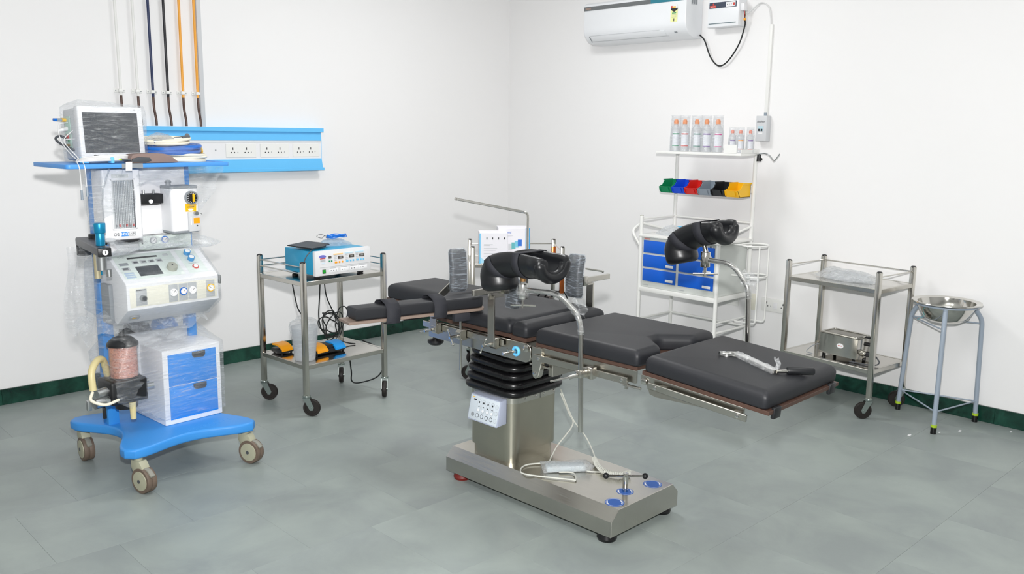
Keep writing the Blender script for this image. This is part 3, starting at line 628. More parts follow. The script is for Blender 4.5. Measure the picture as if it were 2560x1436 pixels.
# ------------------------------------------------------------------ instrument trolleys
def caster(parent, x, y, yaw, r=.052, zt=.128):
    M_ = Matrix.Translation((x, y, 0)) @ Matrix.Rotation(R(yaw), 4, 'Z'); o_ = .03
    c = G(M_).cyl((0, 0, zt-.012), (0, 0, zt), .024, seg=18, bev=.002).prism([(-.02, zt-.012), (.02, zt-.012), (o_+.016, r+.004), (o_+.008, r-.014), (o_-.008, r-.014)], .0165, .0195, 'y').prism([(-.02, zt-.012), (.02, zt-.012), (o_+.016, r+.004), (o_+.008, r-.014), (o_-.008, r-.014)], -.0195, -.0165, 'y').box((-.02, -.0195, zt-.016), (.02, .0195, zt-.011)).out('caster', ZINC, parent)
    w_ = G(M_).lathe([(.012, -.013), (r*.72, -.012), (r*.74, -.014), (r*.93, -.014), (r, -.007), (r, .007), (r*.93, .014), (r*.74, .014), (r*.72, .012), (.012, .013)], (o_, 0, r), (0, 1, 0), 30).out('wheel', TYRE, c)
    G(M_).cyl((o_, -.021, r), (o_, .021, r), .007, seg=12).out('axle', ZINC, c); return c
def trolley(name, label, w, d, loc, yaw, yaws, rails, top=.93, s1=.815, s2=.312, group='steel instrument trolleys', lm=None):
    t = thing(name, label, 'trolley', (*loc, 0), yaw, group); a, b = w/2, d/2; q = .0145
    for i, (x, y) in enumerate(((-a, -b), (a, -b), (a, b), (-a, b))):
        lg = G().box((x-q, y-q, .126), (x+q, y+q, top), .003, 2).out('leg', ST2, t)
        G().lathe([(.001, .004), (.01, .0035), (.0155, 0), (.0155, -.006)], (x, y, top+.001), seg=16).out('cap', BLK, lg)
        if lm and i in lm: G().box((x-q-.0008, y-q-.0008, top-.32), (x+q+.0008, y+q+.0008, top-.05), .003, 2).out('painted_reflection', ORGREFL, lg)  # added shell on the bare steel leg, its orange colour paints in a reflection
        caster(t, x, y, yaws[i])
    for z in (s1, s2):
        sh = G().box((-a, -b, z-.004), (a, b, z)).out('shelf', STPL, t)
        G().box((-a+q, -b-.011, z-.026), (a-q, -b+.011, z+.001), .002, 1).box((-a+q, b-.011, z-.026), (a-q, b+.011, z+.001), .002, 1).box((-a-.011, -b+q, z-.026), (-a+.011, b-q, z+.001), .002, 1).box((a-.011, -b+q, z-.026), (a+.011, b-q, z+.001), .002, 1).out('shelf_frame', ST2, sh)
    for sd in rails:
        for z in (top-.03, top-.068)[:rails[sd]]:
            p0, p1 = {'l': ((-a, -b, z), (-a, b, z)), 'r': ((a, -b, z), (a, b, z)), 'b': ((-a, b, z), (a, b, z)), 'f': ((-a, -b, z), (a, -b, z))}[sd]
            G().cyl(p0, p1, .0042, seg=10).out('guard_rail', STP, t)
    return t
ST2 = steel('leg_steel', '#cbc8c0', .2, (1, 1, .3)); STPL = steel('shelf_steel', '#d0cdc6', .12, (14, 1, 1))
trolley('instrument_trolley', 'two-tier steel trolley carrying the teal surgical generator, by the blue wall panel', .596, .462, (-2.716, -1.174), 3.5, (-48, -133, -130, -45), {'l': 2, 'r': 2, 'b': 2})
trolley('instrument_trolley', 'two-tier steel trolley beside the basin stand, holding a steriliser box', .618, .40, (-.262, -3.43), -95.4, (-120, -130, -135, -30), {'l': 1, 'r': 1, 'b': 1}, top=.905, s1=.80, s2=.305)
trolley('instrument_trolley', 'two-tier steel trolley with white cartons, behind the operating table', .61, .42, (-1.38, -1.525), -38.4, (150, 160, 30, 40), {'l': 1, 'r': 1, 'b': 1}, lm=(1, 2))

# surgical generator
es = thing('surgical_generator', 'teal and white electrosurgical generator on the trolley by the wall panel', 'medical device', (-2.905, -1.40, .816), 2.5)
W_, D_, H_ = .405, .33, .145; z0 = .022
G().box((.004, .02, z0), (W_-.004, D_, z0+H_-.004), .004).out('case', TEAL, es)
fp = G().prism([(0, z0-.004), (-.008, z0+.01), (.0, z0+H_), (.024, z0+H_), (.024, z0-.004)], 0, W_, 'x', .004, 2).out('front_panel', WHITE, es)
for x in (.03, W_-.06):
    for y in (.03, D_-.06): G().box((x, y, 0), (x+.03, y+.03, z0), .003).out('foot', BLK, es)
fe = frame((0, -.0085, z0), (1, 0, 0), (0, .055, 1))
G(fe).prism([(.052+.024*math.cos(R(a)), .112+.0095*math.sin(R(a))) for a in range(0, 360, 15)], 0, .0034).out('logo_oval', mat('violet_print', '#6f6fc4', .5), es)
dbox(fe, 'logo_strip', .034, .098, .070, .102, .0032, INKR, es)
for v in (.09, .086, .082): dbox(fe, 'small_print', .036, v, .070, v+.0012, .0032, LINE, es)
dbox(fe, 'small_print', .042, .070, .066, .0715, .0032, LBLUE, es)
def digits(u, v, w, h, n=3):
    d = dbox(fe, 'display', u, v, u+w, v+h, .0035, DISP, es, .0008); ftext('8'*n, h*.82, fe, u+w/2, v+h/2, LINE, d, .0037)
digits(.094, .097, .02, .014, 1)
for u in (.094, .11): dbox(fe, 'button', u, .076, u+.010, .085, .0038, GREEN, es, .001)
dbox(fe, 'heading', .131, .115, .198, .123, .0032, mat('pale_orange', '#f6cf94', .5), es); digits(.162, .089, .037, .017)
for u, w_ in ((.137, .017), (.166, .010), (.187, .010)): dbox(fe, 'button', u, .064, u+w_, .075, .0038, AMBER, es, .001)
for u0 in (.213, .29):
    dbox(fe, 'heading', u0, .117, u0+.062, .124, .0032, mat('pale_sky', '#c2e2f2', .5), es); digits(u0+.03, .09, .037, .017)
    for u, w_ in ((u0+.006, .017), (u0+.035, .010), (u0+.055, .010)): dbox(fe, 'button', u, .066, u+w_, .077, .0038, LBLUE, es, .001)
for u in (.136, .217, .294):
    for v in (.082, .092, .102, .110): dbox(fe, 'small_print', u, v, u+.016, v+.0012, .0032, LINE, es)
dbox(fe, 'divider', .03, .047, .39, .0478, .0032, LINE, es)
sw = dbox(fe, 'switch_frame', .046, .010, .069, .034, .004, BLK, es, .001); dbox(fe, 'power_switch', .048, .012, .067, .032, .006, GRNSW, sw, .002)
for u0, n in ((.094, 3), (.175, 2), (.245, 2), (.312, 2)):
    pl_ = dbox(fe, 'socket_plate', u0, .012, u0+.062, .034, .0036, PGREY3 if 'PGREY3' in globals() else WHITE, es, .001)
    for k in range(n): dcyl(fe, 'socket', u0+.012+k*.018, .023, .0028, .0042, INK, pl_, 10)
    dbox(fe, 'small_print', u0+.005, .038, u0+.05, .0393, .0032, LINE, es)
# patient plate on top
pp = thing('patient_plate', 'flat black patient plate tilted on top of the teal generator', 'plate', (-2.83, -1.22, .985), 0)
PM = Matrix.Rotation(R(28), 4, 'Z') @ Matrix.Rotation(R(3), 4, 'X')
G(PM).prism([(-.115, -.085), (.03, -.095), (.05, -.075), (.10, -.08), (.125, -.06), (.12, .09), (-.10, .095)], .012, .018, 'z', .0015, 1).out('plate', BLK, pp)
G(PM).box((-.06, -.06, 0), (.08, .06, .012), .003).out('connector_block', MGREY, pp)
G().tube(cr([(-.02, -.07, .006), (-.07, -.13, .0), (-.125, -.16, -.035), (-.145, -.165, -.09), (-.14, -.165, -.13)], 8), .003, 8).out('cord', DGREY, pp); G().cyl((-.146, -.165, -.06), (-.143, -.165, -.11), .006, seg=10).out('plug', MGREY, pp)
bg = thing('cable_bag', 'crumpled clear bag with a blue coiled cable on the generator', 'bag', (-2.60, -1.14, .976), 0)
g = G(); g.hull([(.12*math.cos(a)*random.uniform(.8, 1.1), .09*math.sin(a)*random.uniform(.8, 1.1), random.uniform(0, .006)) for a in [k*.5 for k in range(13)]]+[(-.02, .02, .045), (.05, .0, .04), (-.07, .03, .03)], 0, 4, .008, 18); g.out('bag', BAGB, bg, ang=70)
g = G()
for k in range(6): g.tube([(.02+(.075-.004*k)*math.cos(a*.2618), .01+(.022+.002*k)*math.sin(a*.2618), .05+.004*(k % 3)+.006*math.sin(a*.2618*2+k)) for a in range(24)], .0028, 6, closed=True)
g.out('blue_cable_coil', mat('cable_blue', '#1677d8', .35), bg); G().tube(cr([(-.05, .01, .055), (-.09, .02, .07), (-.13, .0, .062), (-.10, -.01, .05), (-.06, .02, .062)], 8), .0016, 6).out('loose_wire', DGREY, bg)
# bucket and pedals on the lower shelf
bk = thing('plastic_bucket', 'milky plastic bucket in a bag on the lower trolley shelf', 'bucket', (-2.93, -1.30, .313), 0)
G().lathe([(.001, 0), (.058, 0), (.062, .004), (.078, .2), (.082, .2), (.082, .206), (.075, .206), (.06, .008), (.001, .008)], seg=36).out('bucket', MILK, bk)
g = G().lathe([(.060, .01), (.07, .08), (.086, .2), (.083, .235), (.06, .245), (.035, .24)], seg=40)
for v in g.bm.verts: v.co += V((v.co.x, v.co.y, 0)).normalized()*.007*noise.noise(v.co*45)+V((-.02, .03, .035))*max(0, noise.noise(v.co*12))*(v.co.z > .19)
g.out('bag', FILM, bk, ang=70)
def pedal(parent, x, y, rz, m_):
    M_ = Matrix.Translation((x, y, 0)) @ Matrix.Rotation(R(rz), 4, 'Z')
    prof = [(-.05, .018), (-.05, .032), (-.03, .052), (.01, .062), (.05, .06), (.05, .048), (.012, .05), (-.025, .040), (-.042, .02)]
    p_ = G(M_).prism(prof, -.04, .04, 'x', .001, 1).out('pedal', m_, parent); G(M_).box((-.042, -.053, .022), (.042, -.048, .030), .001, 1).out('toe_rib', m_, p_); return p_
f1 = thing('foot_switch', 'single orange foot pedal at the left of the bucket', 'foot switch', (-2.945, -1.06, .313), 8)
G().box((-.045, -.045, .006), (.05, .06, .03), .004).out('body', BLK, f1); pedal(f1, -.002, 0, 0, AMBER)
for x in (-.035, .035): G().cyl((x, -.035, 0), (x, -.035, .007), .007, seg=10).out('foot', RUB, f1); G().cyl((x, .04, 0), (x, .04, .007), .007, seg=10).out('foot', RUB, f1)
f2 = thing('foot_switch', 'twin foot pedal, one side orange and one blue, on the lower shelf', 'foot switch', (-2.735, -1.23, .313), 4)
G().box((-.11, -.045, .006), (.11, .06, .032), .004).box((-.025, -.04, .03), (.022, .055, .055), .004).out('body', BLK, f2); pedal(f2, -.068, -.005, 4, AMBER); pedal(f2, .066, -.005, 4, PBLUE)
for x in (-.1, .1): G().cyl((x, -.035, 0), (x, -.035, .007), .007, seg=10).out('foot', RUB, f2); G().cyl((x, .04, 0), (x, .04, .007), .007, seg=10).out('foot', RUB, f2)
G().tube(cr([(.02, .06, .03), (.08, .11, .035), (.16, .10, .03), (.22, .06, .01), (.25, .03, .0045)], 8), .0042, 8).out('cord', CABK, f2)
# cords hanging behind
cc = thing('hanging_cord', 'black power cord hanging in a loose coil inside the trolley', 'cord', (-2.56, -1.0, .43), 0)
g = G()
pts = []
for k in range(92):
    a = k*.30; rr = .062+.022*math.sin(k*.55)+.012*math.sin(k*.23)
    pts.append((rr*1.05*math.cos(a)+.012*math.sin(k*.17), -.035+.07*(k/92)+.01*math.sin(k*.9), rr*1.1*math.sin(a)-.02*math.sin(k*.11)))
g.tube(cr(pts, 2), .0042, 6).out('coil', CABK, cc)
G().tube(cr([(-.065, .0, .355), (-.075, 0, .2), (-.085, 0, .06), (-.06, 0, -.04), (0, 0, -.08)], 8), .0042, 6).out('strand', CABK, cc)
G().tube(cr([(-.028, .02, .355), (-.015, .02, .2), (.03, .02, .09), (.07, .02, .02), (.085, .03, -.04)], 8), .0042, 6).out('strand', CABK, cc)
G().tube(cr([(.05, 0, .05), (.075, 0, .10), (.12, 0, .10), (.135, 0, .05), (.10, 0, -.02), (.09, .02, -.085), (.06, .03, -.112)], 8), .004, 6).out('strand', CABK, cc)
c2 = tag(G().tube(cr([(-2.872, -1.06, .787), (-2.85, -1.06, .66), (-2.84, -1.08, .58), (-2.87, -1.2, .545), (-2.90, -1.26, .54)], 8), .0042, 8).out('hanging_cord', CABK), 'black cord dropping from the upper shelf into the bucket', 'cord')
c3 = tag(G().tube(cr([(-2.92, -1.16, .285), (-2.7, -1.16, .27), (-2.52, -1.12, .262), (-2.47, -1.1, .12), (-2.44, -1.06, .03), (-2.40, -1.10, .02), (-2.36, -1.25, .09), (-2.345, -1.30, .20), (-2.36, -1.24, .285), (-2.38, -1.10, .31)], 8), .0045, 8).out('hanging_cord', CABK), 'black cord looping under the lower shelf beside the rear caster', 'cord')

# steriliser on the right trolley
st = thing('steriliser', 'small steel box steriliser with a lid on the right trolley', 'steriliser', (-.30, -3.455, .306), -97)
for x in (-.105, .105):
    for y in (-.06, .06): G().cyl((x, y, 0), (x, y, .018), .011, seg=14).out('foot', RUB, st)
G().prism([(-.08, .018), (.08, .018), (.075, .145), (-.075, .145)], -.135, .135, 'x', .003, 2).out('body', STPL, st)
lid = G().box((-.13, -.072, .145), (.13, .072, .152), .002, 1).out('lid', STD, st)
G().tube(fillet([(-.10, -.068, .154), (.125, -.068, .154), (.125, .068, .154), (-.125, .068, .154), (-.125, -.068, .154), (-.10, -.068, .154)], .015), .0045, 8).out('lid_rim', STP, lid)
G().cyl((.14, 0, .155), (.19, 0, .158), .007, seg=12).out('lid_handle', BLK, lid)
fs = frame((0, -.0805, .09), (1, 0, 0), (0, 0, 1)); G(fs).prism([(.018+.024*math.cos(R(a)), -.005+.016*math.sin(R(a))) for a in range(0, 360, 20)], 0, .0012).out('oval_badge', WHITE, st); dbox(fs, 'badge_print', .004, -.007, .032, -.003, .0018, INKR, st)
G().cyl((.135, -.02, .055), (.155, -.02, .055), .022, seg=18).cyl((.155, -.02, .055), (.168, -.02, .055), .017, seg=18).out('inlet_socket', STP, st); G().cyl((.168, -.02, .055), (.205, -.02, .052), .017, .014, seg=16).cyl((.205, -.02, .052), (.235, -.02, .045), .010, .006, seg=12).out('plug', BLK, st); G().cyl((.135, .03, .105), (.155, .03, .105), .012, seg=14).out('tap', BLK, st)
G().tube(cr([(.235, -.02, .045), (.26, -.03, .02), (.24, -.07, .006), (.1, -.10, .005)], 7), .004, 8).out('cord', DGREY, st); G().tube(cr([(-.135, -.03, .06), (-.18, -.06, .05), (-.20, -.11, .01), (-.15, -.12, .005)], 7), .003, 8).out('wire', MGREY, st)
pb = thing('plastic_bundle', 'bundle of clear plastic sheeting on the upper shelf of the right trolley', 'plastic bag', (-.275, -3.43, .802), -97)
g = G(); g.hull([(.22*math.cos(a)*random.uniform(.9, 1.1), .11*math.sin(a), random.uniform(0, .01)) for a in [k*.42 for k in range(15)]]+[(.1, .02, .06), (-.12, .03, .065), (0, -.02, .055), (.16, 0, .045), (-.17, 0, .05)], 0, 4, .010, 14); g.out('sheeting', FILMH, pb, ang=70)
g = G(); g.hull([(.17*math.cos(a), .08*math.sin(a), .004) for a in [k*.5 for k in range(13)]]+[(.08, 0, .05), (-.09, .01, .05)], 0, 4, .012, 18); g.out('inner_sheeting', FILMH, pb, ang=70)

# basin stand
bs = thing('basin_stand', 'grey three-legged basin stand against the right wall', 'stand', (-.226, -4.018, 0), 0)
feet = [(.067, .252), (-.243, -.084), (.175, -.168)]; ctr = V((0.0, 0.0, 0)); zr = .735; rr = .165; zb = .62
for fx, fy in feet:
    d = V((fx, fy, 0)).normalized(); top_ = d*(rr+.005)+V((0, 0, zr-.012)); sh_ = d*(rr+.058)+V((0, 0, zr-.10))
    lg = G().tube(fillet([top_, top_+V((0, 0, -.02)), sh_, V((fx, fy, .035))], .05, 6), .0135, 12).out('leg', STANDG, bs)
    G().cyl((fx, fy, 0), (fx, fy, .04), .0165, seg=14).out('rubber_foot', RUB, lg); G().cyl((fx, fy, .04), (fx, fy, .054), .0175, seg=14).out('tape', TAPE, lg)
G().ring((0, 0, zr-.01), (0, 0, 1), rr+.006, .006, 40, 8).out('ring', STANDG, bs)
def at_leg(i, z):
    fx, fy = feet[i]; d = V((fx, fy, 0)).normalized(); sh_ = d*(rr+.058); k = (z-.035)/(zr-.10-.035); return V((fx, fy, 0)).lerp(sh_, max(0, k))+V((0, 0, z))
for z in (.61, .13):
    for i in range(3):
        if z > .5 and i == 1: continue
        G().cyl(at_leg(i, z), at_leg((i+1) % 3, z), .0045, seg=8).out('stretcher', STANDG, bs)
bn = thing('steel_basin', 'polished round steel basin resting in the grey stand', 'basin', (-.226, -4.018, .62), 0)
G().lathe([(.001, .002), (.08, .004), (.125, .03), (.152, .085), (.158, .118), (.19, .124), (.193, .119), (.190, .1165), (.16, .112), (.154, .085), (.127, .027), (.082, 0), (.001, -.002)], seg=56).out('bowl', STP, bn, ang=60)
G().tube(cr([(-.13, .06, .11), (-.16, .07, .08), (-.165, .06, .05), (-.185, .09, .02)], 7), .0012, 5).out('thread', mat('teal_thread', '#1f8f96', .6), bn)

# cartons and case on the middle trolley
c1 = thing('carton', 'white carton with printed handling symbols, left one on the middle trolley', 'box', (-1.60, -1.535, .817), -38.4)
def carton(t, w, d, h, blue):
    G().box((-w/2, -d/2, 0), (w/2, d/2, h), .002, 1).out('box', CARTON, t); fr = frame((-w/2, -d/2-.0003, 0), (1, 0, 0), (0, 0, 1))
    if blue == 1:
        dbox(fr, 'blue_edge', 0, 0, .008, h-.004, .0008, LBLUE, t); G(fr).prism([(.008, .004), (.07, .004), (.05, .012), (.025, .03), (.008, .045)], 0, .0008).out('blue_corner', mat('pale_sky2', '#a8dcf4', .5), t)
        for i, u in enumerate((.045, .085, .125, .165)): dbox(fr, 'handling_symbol', u, h-.045, u+(.007 if i else .012), h-.032, .0008, INK if i else LINE, t)
        for v, u1 in ((.13, .09), (.122, .07), (.105, .12), (.09, .11), (.07, .12), (.05, .10)): dbox(fr, 'fine_print', .03, v, u1, v+.0015, .0008, LINE, t)
    else:
        dbox(fr, 'blue_side', w-.03, 0, w, h, .0008, mat('carton_blue', '#29a8ec', .5), t); ftext('beamed', .022, fr, .055, h-.03, INKB, t, .0006); dbox(fr, 'fine_print', .012, h-.055, .10, h-.0535, .0008, LINE, t); dbox(fr, 'fine_print', .012, h-.063, .07, h-.0615, .0008, LINE, t)
        for k in range(4): dbox(fr, 'printed_device', .07+.022*k, .07+.01*k, .098+.022*k, .115+.01*k, .0008+.0002*k, (PGREY, mat('print_teal', '#5fb3b8', .5), mat('print_cyan', '#79c5dd', .5), INKB)[k], t)
carton(c1, .19, .15, .21, 1)
c2_ = thing('carton', 'white and blue carton with a device picture, right one on the middle trolley', 'box', (-1.375, -1.50, .817), -38.4)
carton(c2_, .22, .17, .225, 0)
bc = thing('equipment_case', 'black equipment case with cable loops, below the white cartons', 'case', (-1.30, -1.64, .313), -38.4)
G().box((-.15, -.10, 0), (.15, .10, .23), .012).out('case', BLK, bc); G().box((-.13, -.08, .23), (.1, .08, .25), .004).out('lid', PAD, bc)
for k in range(3): G().tube(cr([(.02+.05*k, -.06, .25), (.05+.05*k, -.07, .285), (.15+.03*k, -.07, .28), (.19+.02*k, -.08, .18), (.17, -.09, .10)], 7), .006, 8).out('cable_loop', CABK, bc)
bx = tag(G(Matrix.Rotation(R(-38), 4, 'Z')).box((-.06, -.03, 0), (.06, .03, .34), .003).out('carton', BEIGE), 'tall beige cardboard box behind the black case on the middle trolley', 'box'); bx.location = (-1.43, -1.40, .313)
# ------------------------------------------------------------------ anaesthesia machine
AO = (-3.90, -1.55, 0)
am = thing('anaesthesia_machine', 'blue and white anaesthesia machine with drawers and flow meters, left of the room', 'anaesthesia machine', AO, 4)
cor = [(-.345, -.325), (.315, -.37), (.315, .36), (-.345, .36)]; ins = (.065, .075, .06, .11); poly = []
for i in range(4):
    a, b = V((*cor[i], 0)), V((*cor[(i+1) % 4], 0)); d = b-a; n_ = V((-d.y, d.x, 0)).normalized()
    for k in range(15):
        t = .05+.9*k/14; s_ = max(0, math.sin(math.pi*max(0, min(1, (t-.12)/.76))))
        p_ = a+d*t+n_*ins[i]*s_**1.35; poly.append((p_.x, p_.y))
bp_ = G().prism(poly, .166, .215, 'z', .012, 3).out('base', AMB, am, ang=40)
g = G()
for i in range(9):
    for j in range(3): g.sphere((.0+.028*i, -.262+.012*j+.002*i, .2148), .004, (1, 1, .35), 8)
g.out('grip_dots', AMB, bp_)
def amcaster(x, y, yaw):
    M_ = Matrix.Translation((x, y, 0)) @ Matrix.Rotation(R(yaw), 4, 'Z'); o_ = .035; r = .062
    c = G(M_).cyl((0, 0, .15), (0, 0, .167), .02, seg=16).prism([(-.028, .155), (.03, .155), (.045, .135), (o_+.03, .09), (o_+.02, r-.02), (o_-.012, r-.028), (o_-.03, r), (-.03, .12)], -.022, .022, 'y', .004, 2).out('caster', CAST, am)
    for s_ in (-1, 1):
        w_ = G(M_).lathe([(.008, -.010), (r*.7, -.012), (r*.78, -.0125), (r*.96, -.0125), (r, -.007), (r, .007), (r*.96, .0125), (r*.6, .0125), (.008, .012)], (o_, s_*.0128, r), (0, 1, 0), 28).out('wheel', TREAD, c)
        G(M_).lathe([(.001, .019), (.012, .0185), (.046, .0155), (.048, .010)], (o_, s_*.0128, r), (0, s_, 0), 24).out('hub_cap', CAST, c); G(M_).cyl((o_, s_*.031, r), (o_, s_*.0335, r), .009, seg=12).out('axle_cap', DGREY, c)
    G(M_).prism([(.03, .128), (.075, .118), (.10, .095), (.095, .086), (.07, .10), (.03, .115)], -.012, .012, 'y', .003, 2).out('brake_pedal', mat('brake_grey', '#8b8a80', .5), c)
for x, y, yw in ((-.285, -.30, -78), (.262, -.325, -70), (.262, .31, -80), (-.29, .315, -95)): amcaster(x, y, yw)
# columns
G().box((-.245, .10, .213), (-.188, .165, 1.51), .006).out('column', AMB, am); G().box((.205, .10, .213), (.252, .165, 1.51), .006).out('column', AMB, am)
G().box((-.19, .12, .35), (.21, .15, .655), .003).out('rear_panel', PGREY, am)
for x, m_ in ((-.01, BLK), (.14, AMB2)): G().lathe([(.07, 0), (.072, .01), (.072, .22), (.06, .26), (.02, .29), (.015, .3)], (x, .24, .42), seg=24, cap=True).out('gas_cylinder', m_, am)
# drawer cabinet
cb = G().box((-.055, -.118, .215), (.258, .22, .603), .006).out('cabinet', WHITE, am)
fc = frame((-.055, -.1185, .215), (1, 0, 0), (0, 0, 1))
for v0, v1 in ((.026, .196), (.20, .362)):
    d = dbox(fc, 'drawer', .028, v0, .287, v1, .004, AMB2, am, .0015, base=-.004)
    G(fc).prism([(.155, v1-.003), (.155, v1-.022), (.165, v1-.034), (.215, v1-.036), (.226, v1-.025), (.226, v1-.003)], .002, .009, 'z', .002, 1).out('handle', mat('drawer_pull', '#3c3f44', .35), d)
# carbon dioxide absorber
ax_, ay_ = -.222, -.065
G().cyl((ax_, ay_, .498), (ax_, ay_, .662), .062, seg=36).out('absorber_granules', PINK, am); G().lathe([(.0655, .495), (.0655, .664)], (ax_, ay_, 0), seg=36).out('canister_glass', GLASS, am)
G().lathe([(.001, .735), (.012, .735), (.016, .705), (.045, .695), (.062, .68), (.072, .668), (.072, .657), (.001, .657)], (ax_, ay_, 0), seg=32).out('canister_lid', BLK, am)
G().box((-.325, -.145, .385), (-.145, .01, .50), .012, 3).lathe([(.001, .505), (.07, .505), (.074, .495), (.074, .48)], (ax_, ay_, 0), seg=28).cyl((ax_, ay_, .345), (ax_, ay_, .388), .05, .06, seg=24).out('absorber_block', BLK, am)
G().cyl((-.145, -.10, .44), (-.10, -.105, .44), .014, seg=16).cyl((-.145, -.06, .455), (-.105, -.06, .455), .012, seg=16).out('port', ALU, am)
G().cyl((-.325, -.10, .455), (-.375, -.105, .45), .022, seg=18).cyl((-.325, -.11, .41), (-.395, -.12, .41), .026, seg=18).cyl((-.325, -.09, .425), (-.34, -.14, .42), .012, seg=14).out('port', ALU, am)
G().box((-.43, -.13, .385), (-.41, -.11, .435), .003).out('valve_tag', ALU, am); G().box((-.36, -.13, .33), (-.345, -.115, .385), .003).out('valve_lever', BLK, am)
G().tube(cr([(-.275, .0, .50), (-.30, -.02, .585), (-.345, -.06, .60), (-.39, -.10, .56), (-.395, -.115, .475)], 8), .0165, 14).out('cream_hose', CREAMT, am); G().tube(cr([(-.40, -.12, .47), (-.42, -.15, .44), (-.37, -.18, .415), (-.30, -.165, .42)], 8), .007, 10).out('thin_hose', HOSEW, am)
G().cyl((-.22, -.13, .30), (-.22, -.13, .385), .013, .017, seg=14).out('drain_bung', CREAMT, am)
G().box((-.235, .0, .40), (-.21, .11, .44), .003).out('absorber_arm', AMB, am)
# console
prof = [(-.175, .842), (-.175, .962), (-.165, .972), (.015, 1.088), (.13, 1.088), (.13, .765), (-.03, .752), (-.055, .758)]
cs = G().prism(prof, -.235, .235, 'x', .005, 2).out('console', WHITE, am, ang=25)
fc = frame((-.235, -.1755, .842), (1, 0, 0), (0, 0, 1))
dbox(fc, 'front_inlay', .014, .012, .458, .106, .0012, CREAM, cs, .0004)
def inlet():
    dbox(fc, 'inlet_plate', .043, .018, .096, .098, .0022, PGREY2, cs, .0006); a = dcyl(fc, 'fresh_gas_outlet', .072, .055, .013, .028, ALU, cs, 20); dcyl(fc, 'bore', .072, .055, .009, .0285, DGREY, a, 16)
    dbox(fc, 'small_print', .045, .091, .09, .094, .0026, INK, cs)
inlet()
for u, rm, dg in ((.228, WHITE, 50), (.279, HOSEB, 50), (.327, WHITE, 50), (.424, YEL, 140)): gauge(fc, u, .062, .0195 if rm is not WHITE else .0185, rm, cs, (.046, .086), dg)
sl_ = V((0, .18, .116)).normalized(); fsl = frame((-.235, -.163, .9735), (1, 0, 0), sl_)
dbox(fsl, 'control_panel', .015, .018, .31, .20, .0014, MINT, cs, .0004); dbox(fsl, 'side_panel', .335, .02, .435, .20, .0014, MINT, cs, .0004)
dbox(fsl, 'screen', .092, .035, .205, .105, .003, SCREEN, cs, .001); dbox(fsl, 'speaker_slot', .08, .165, .23, .175, .003, BLK, cs)
for k in range(4): dbox(fsl, 'key', .092+.040*k, .125, .122+.040*k, .148, .003, PGREY2, cs, .0008); dbox(fsl, 'key_symbol', .098+.040*k, .13, .118+.040*k, .139, .0036, DGREY, cs)
for k, v in enumerate((.028, .043, .058)): dbox(fsl, 'key', .024, v, .07, v+.010, .003, mat('key_blue', '#b4c6da', .45), cs, .0008)
dbox(fsl, 'key', .028, .082, .064, .106, .003, PGREY2, cs, .0008); dbox(fsl, 'key_symbol', .03, .088, .056, .101, .0036, DGREY, cs); dbox(fsl, 'key', .026, .12, .07, .14, .003, MGREY, cs, .0008); dbox(fsl, 'key', .26, .165, .288, .182, .003, PGREY2, cs, .0008)
dcyl(fsl, 'rotary_knob', .262, .068, .026, .022, mat('knob_grey', '#a7aaa0', .45), cs, 30, r1=.024); dcyl(fsl, 'knob_mark', .262, .072, .004, .0225, DGREY, cs, 10)
for v in (.165, .118): k_ = dcyl(fsl, 'control_knob', .385, v, .0165, .02, mat('knob_blue', '#4f97cf', .3), cs, 24); dcyl(fsl, 'knob_cap', .385, v, .0125, .0212, WHITE, k_, 20)
k_ = dcyl(fsl, 'flush_button', .385, .062, .0165, .004, INKR, cs, 24); dcyl(fsl, 'button_cap', .385, .062, .0105, .0075, WHITE, k_, 20)
dbox(fsl, 'small_print', .36, .088, .412, .0905, .0022, LINE, cs); ftext('((A))', .018, fsl, .055, .182, LINE, cs, .0016)
fch = frame((-.235, -.175, .842), (1, 0, 0), (0, -.12, .085)); 
G().box((.235, -.13, .915), (.262, -.10, .945), .004).box((.262, -.138, .91), (.272, -.092, .955), .002).out('side_fitting', ALU, cs); G().box((-.255, -.03, .76), (-.235, .06, .95), .003).out('side_vent', MGREY, cs)
dbox(frame((-.20, -.105, .788), (1, 0, 0), (0, -.12, .088)), 'warning_label', .0, -.012, .05, .022, .0024, PGREY2, cs); dbox(frame((-.20, -.105, .788), (1, 0, 0), (0, -.12, .088)), 'label_mark', .014, .0, .035, .009, .003, YEL, cs)
# upper frame: flow meter block, back plate, vaporiser
G().box((-.19, .07, 1.085), (.21, .10, 1.505), .003).out('back_plate', WHITE, am)
fb = G().box((-.25, -.025, 1.155), (-.066, .10, 1.50), .010, 3).out('flow_meter_block', WHITE, am)
ff = frame((-.25, -.0255, 1.155), (1, 0, 0), (0, 0, 1))
dbox(ff, 'window_recess', .042, .062, .148, .292, .0010, mat('recess_grey', '#c6c9cb', .5), fb)
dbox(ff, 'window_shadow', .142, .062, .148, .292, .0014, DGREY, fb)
for k in range(6):
    u = .053+.0165*k
    t_ = G(ff).cyl((u, .064, .007), (u, .290, .007), .0058, seg=12).out('flow_tube', GLASS, fb); G(ff).cyl((u, .066, .007), (u, .289, .007), .0022, seg=8).out('tube_core', mat('tube_pale', '#dfe3e6', .3), t_)
    G(ff).cyl((u, .070, .007), (u, .082, .007), .0044, seg=10).out('float', RED if k % 2 else MGREY, t_)
    gg = G(ff)
    for j in range(20): gg.box((u-.0052, .09+.0095*j, .0125), (u-.001, .0912+.0095*j, .0132))
    gg.out('scale_marks', MGREY, t_)
for (u0, v0, u1, v1) in ((.036, .056, .042, .298), (.148, .056, .154, .298), (.036, .056, .154, .062), (.036, .292, .154, .298)): dbox(ff, 'window_frame', u0, v0, u1, v1, .004, WHITE, fb, .001)
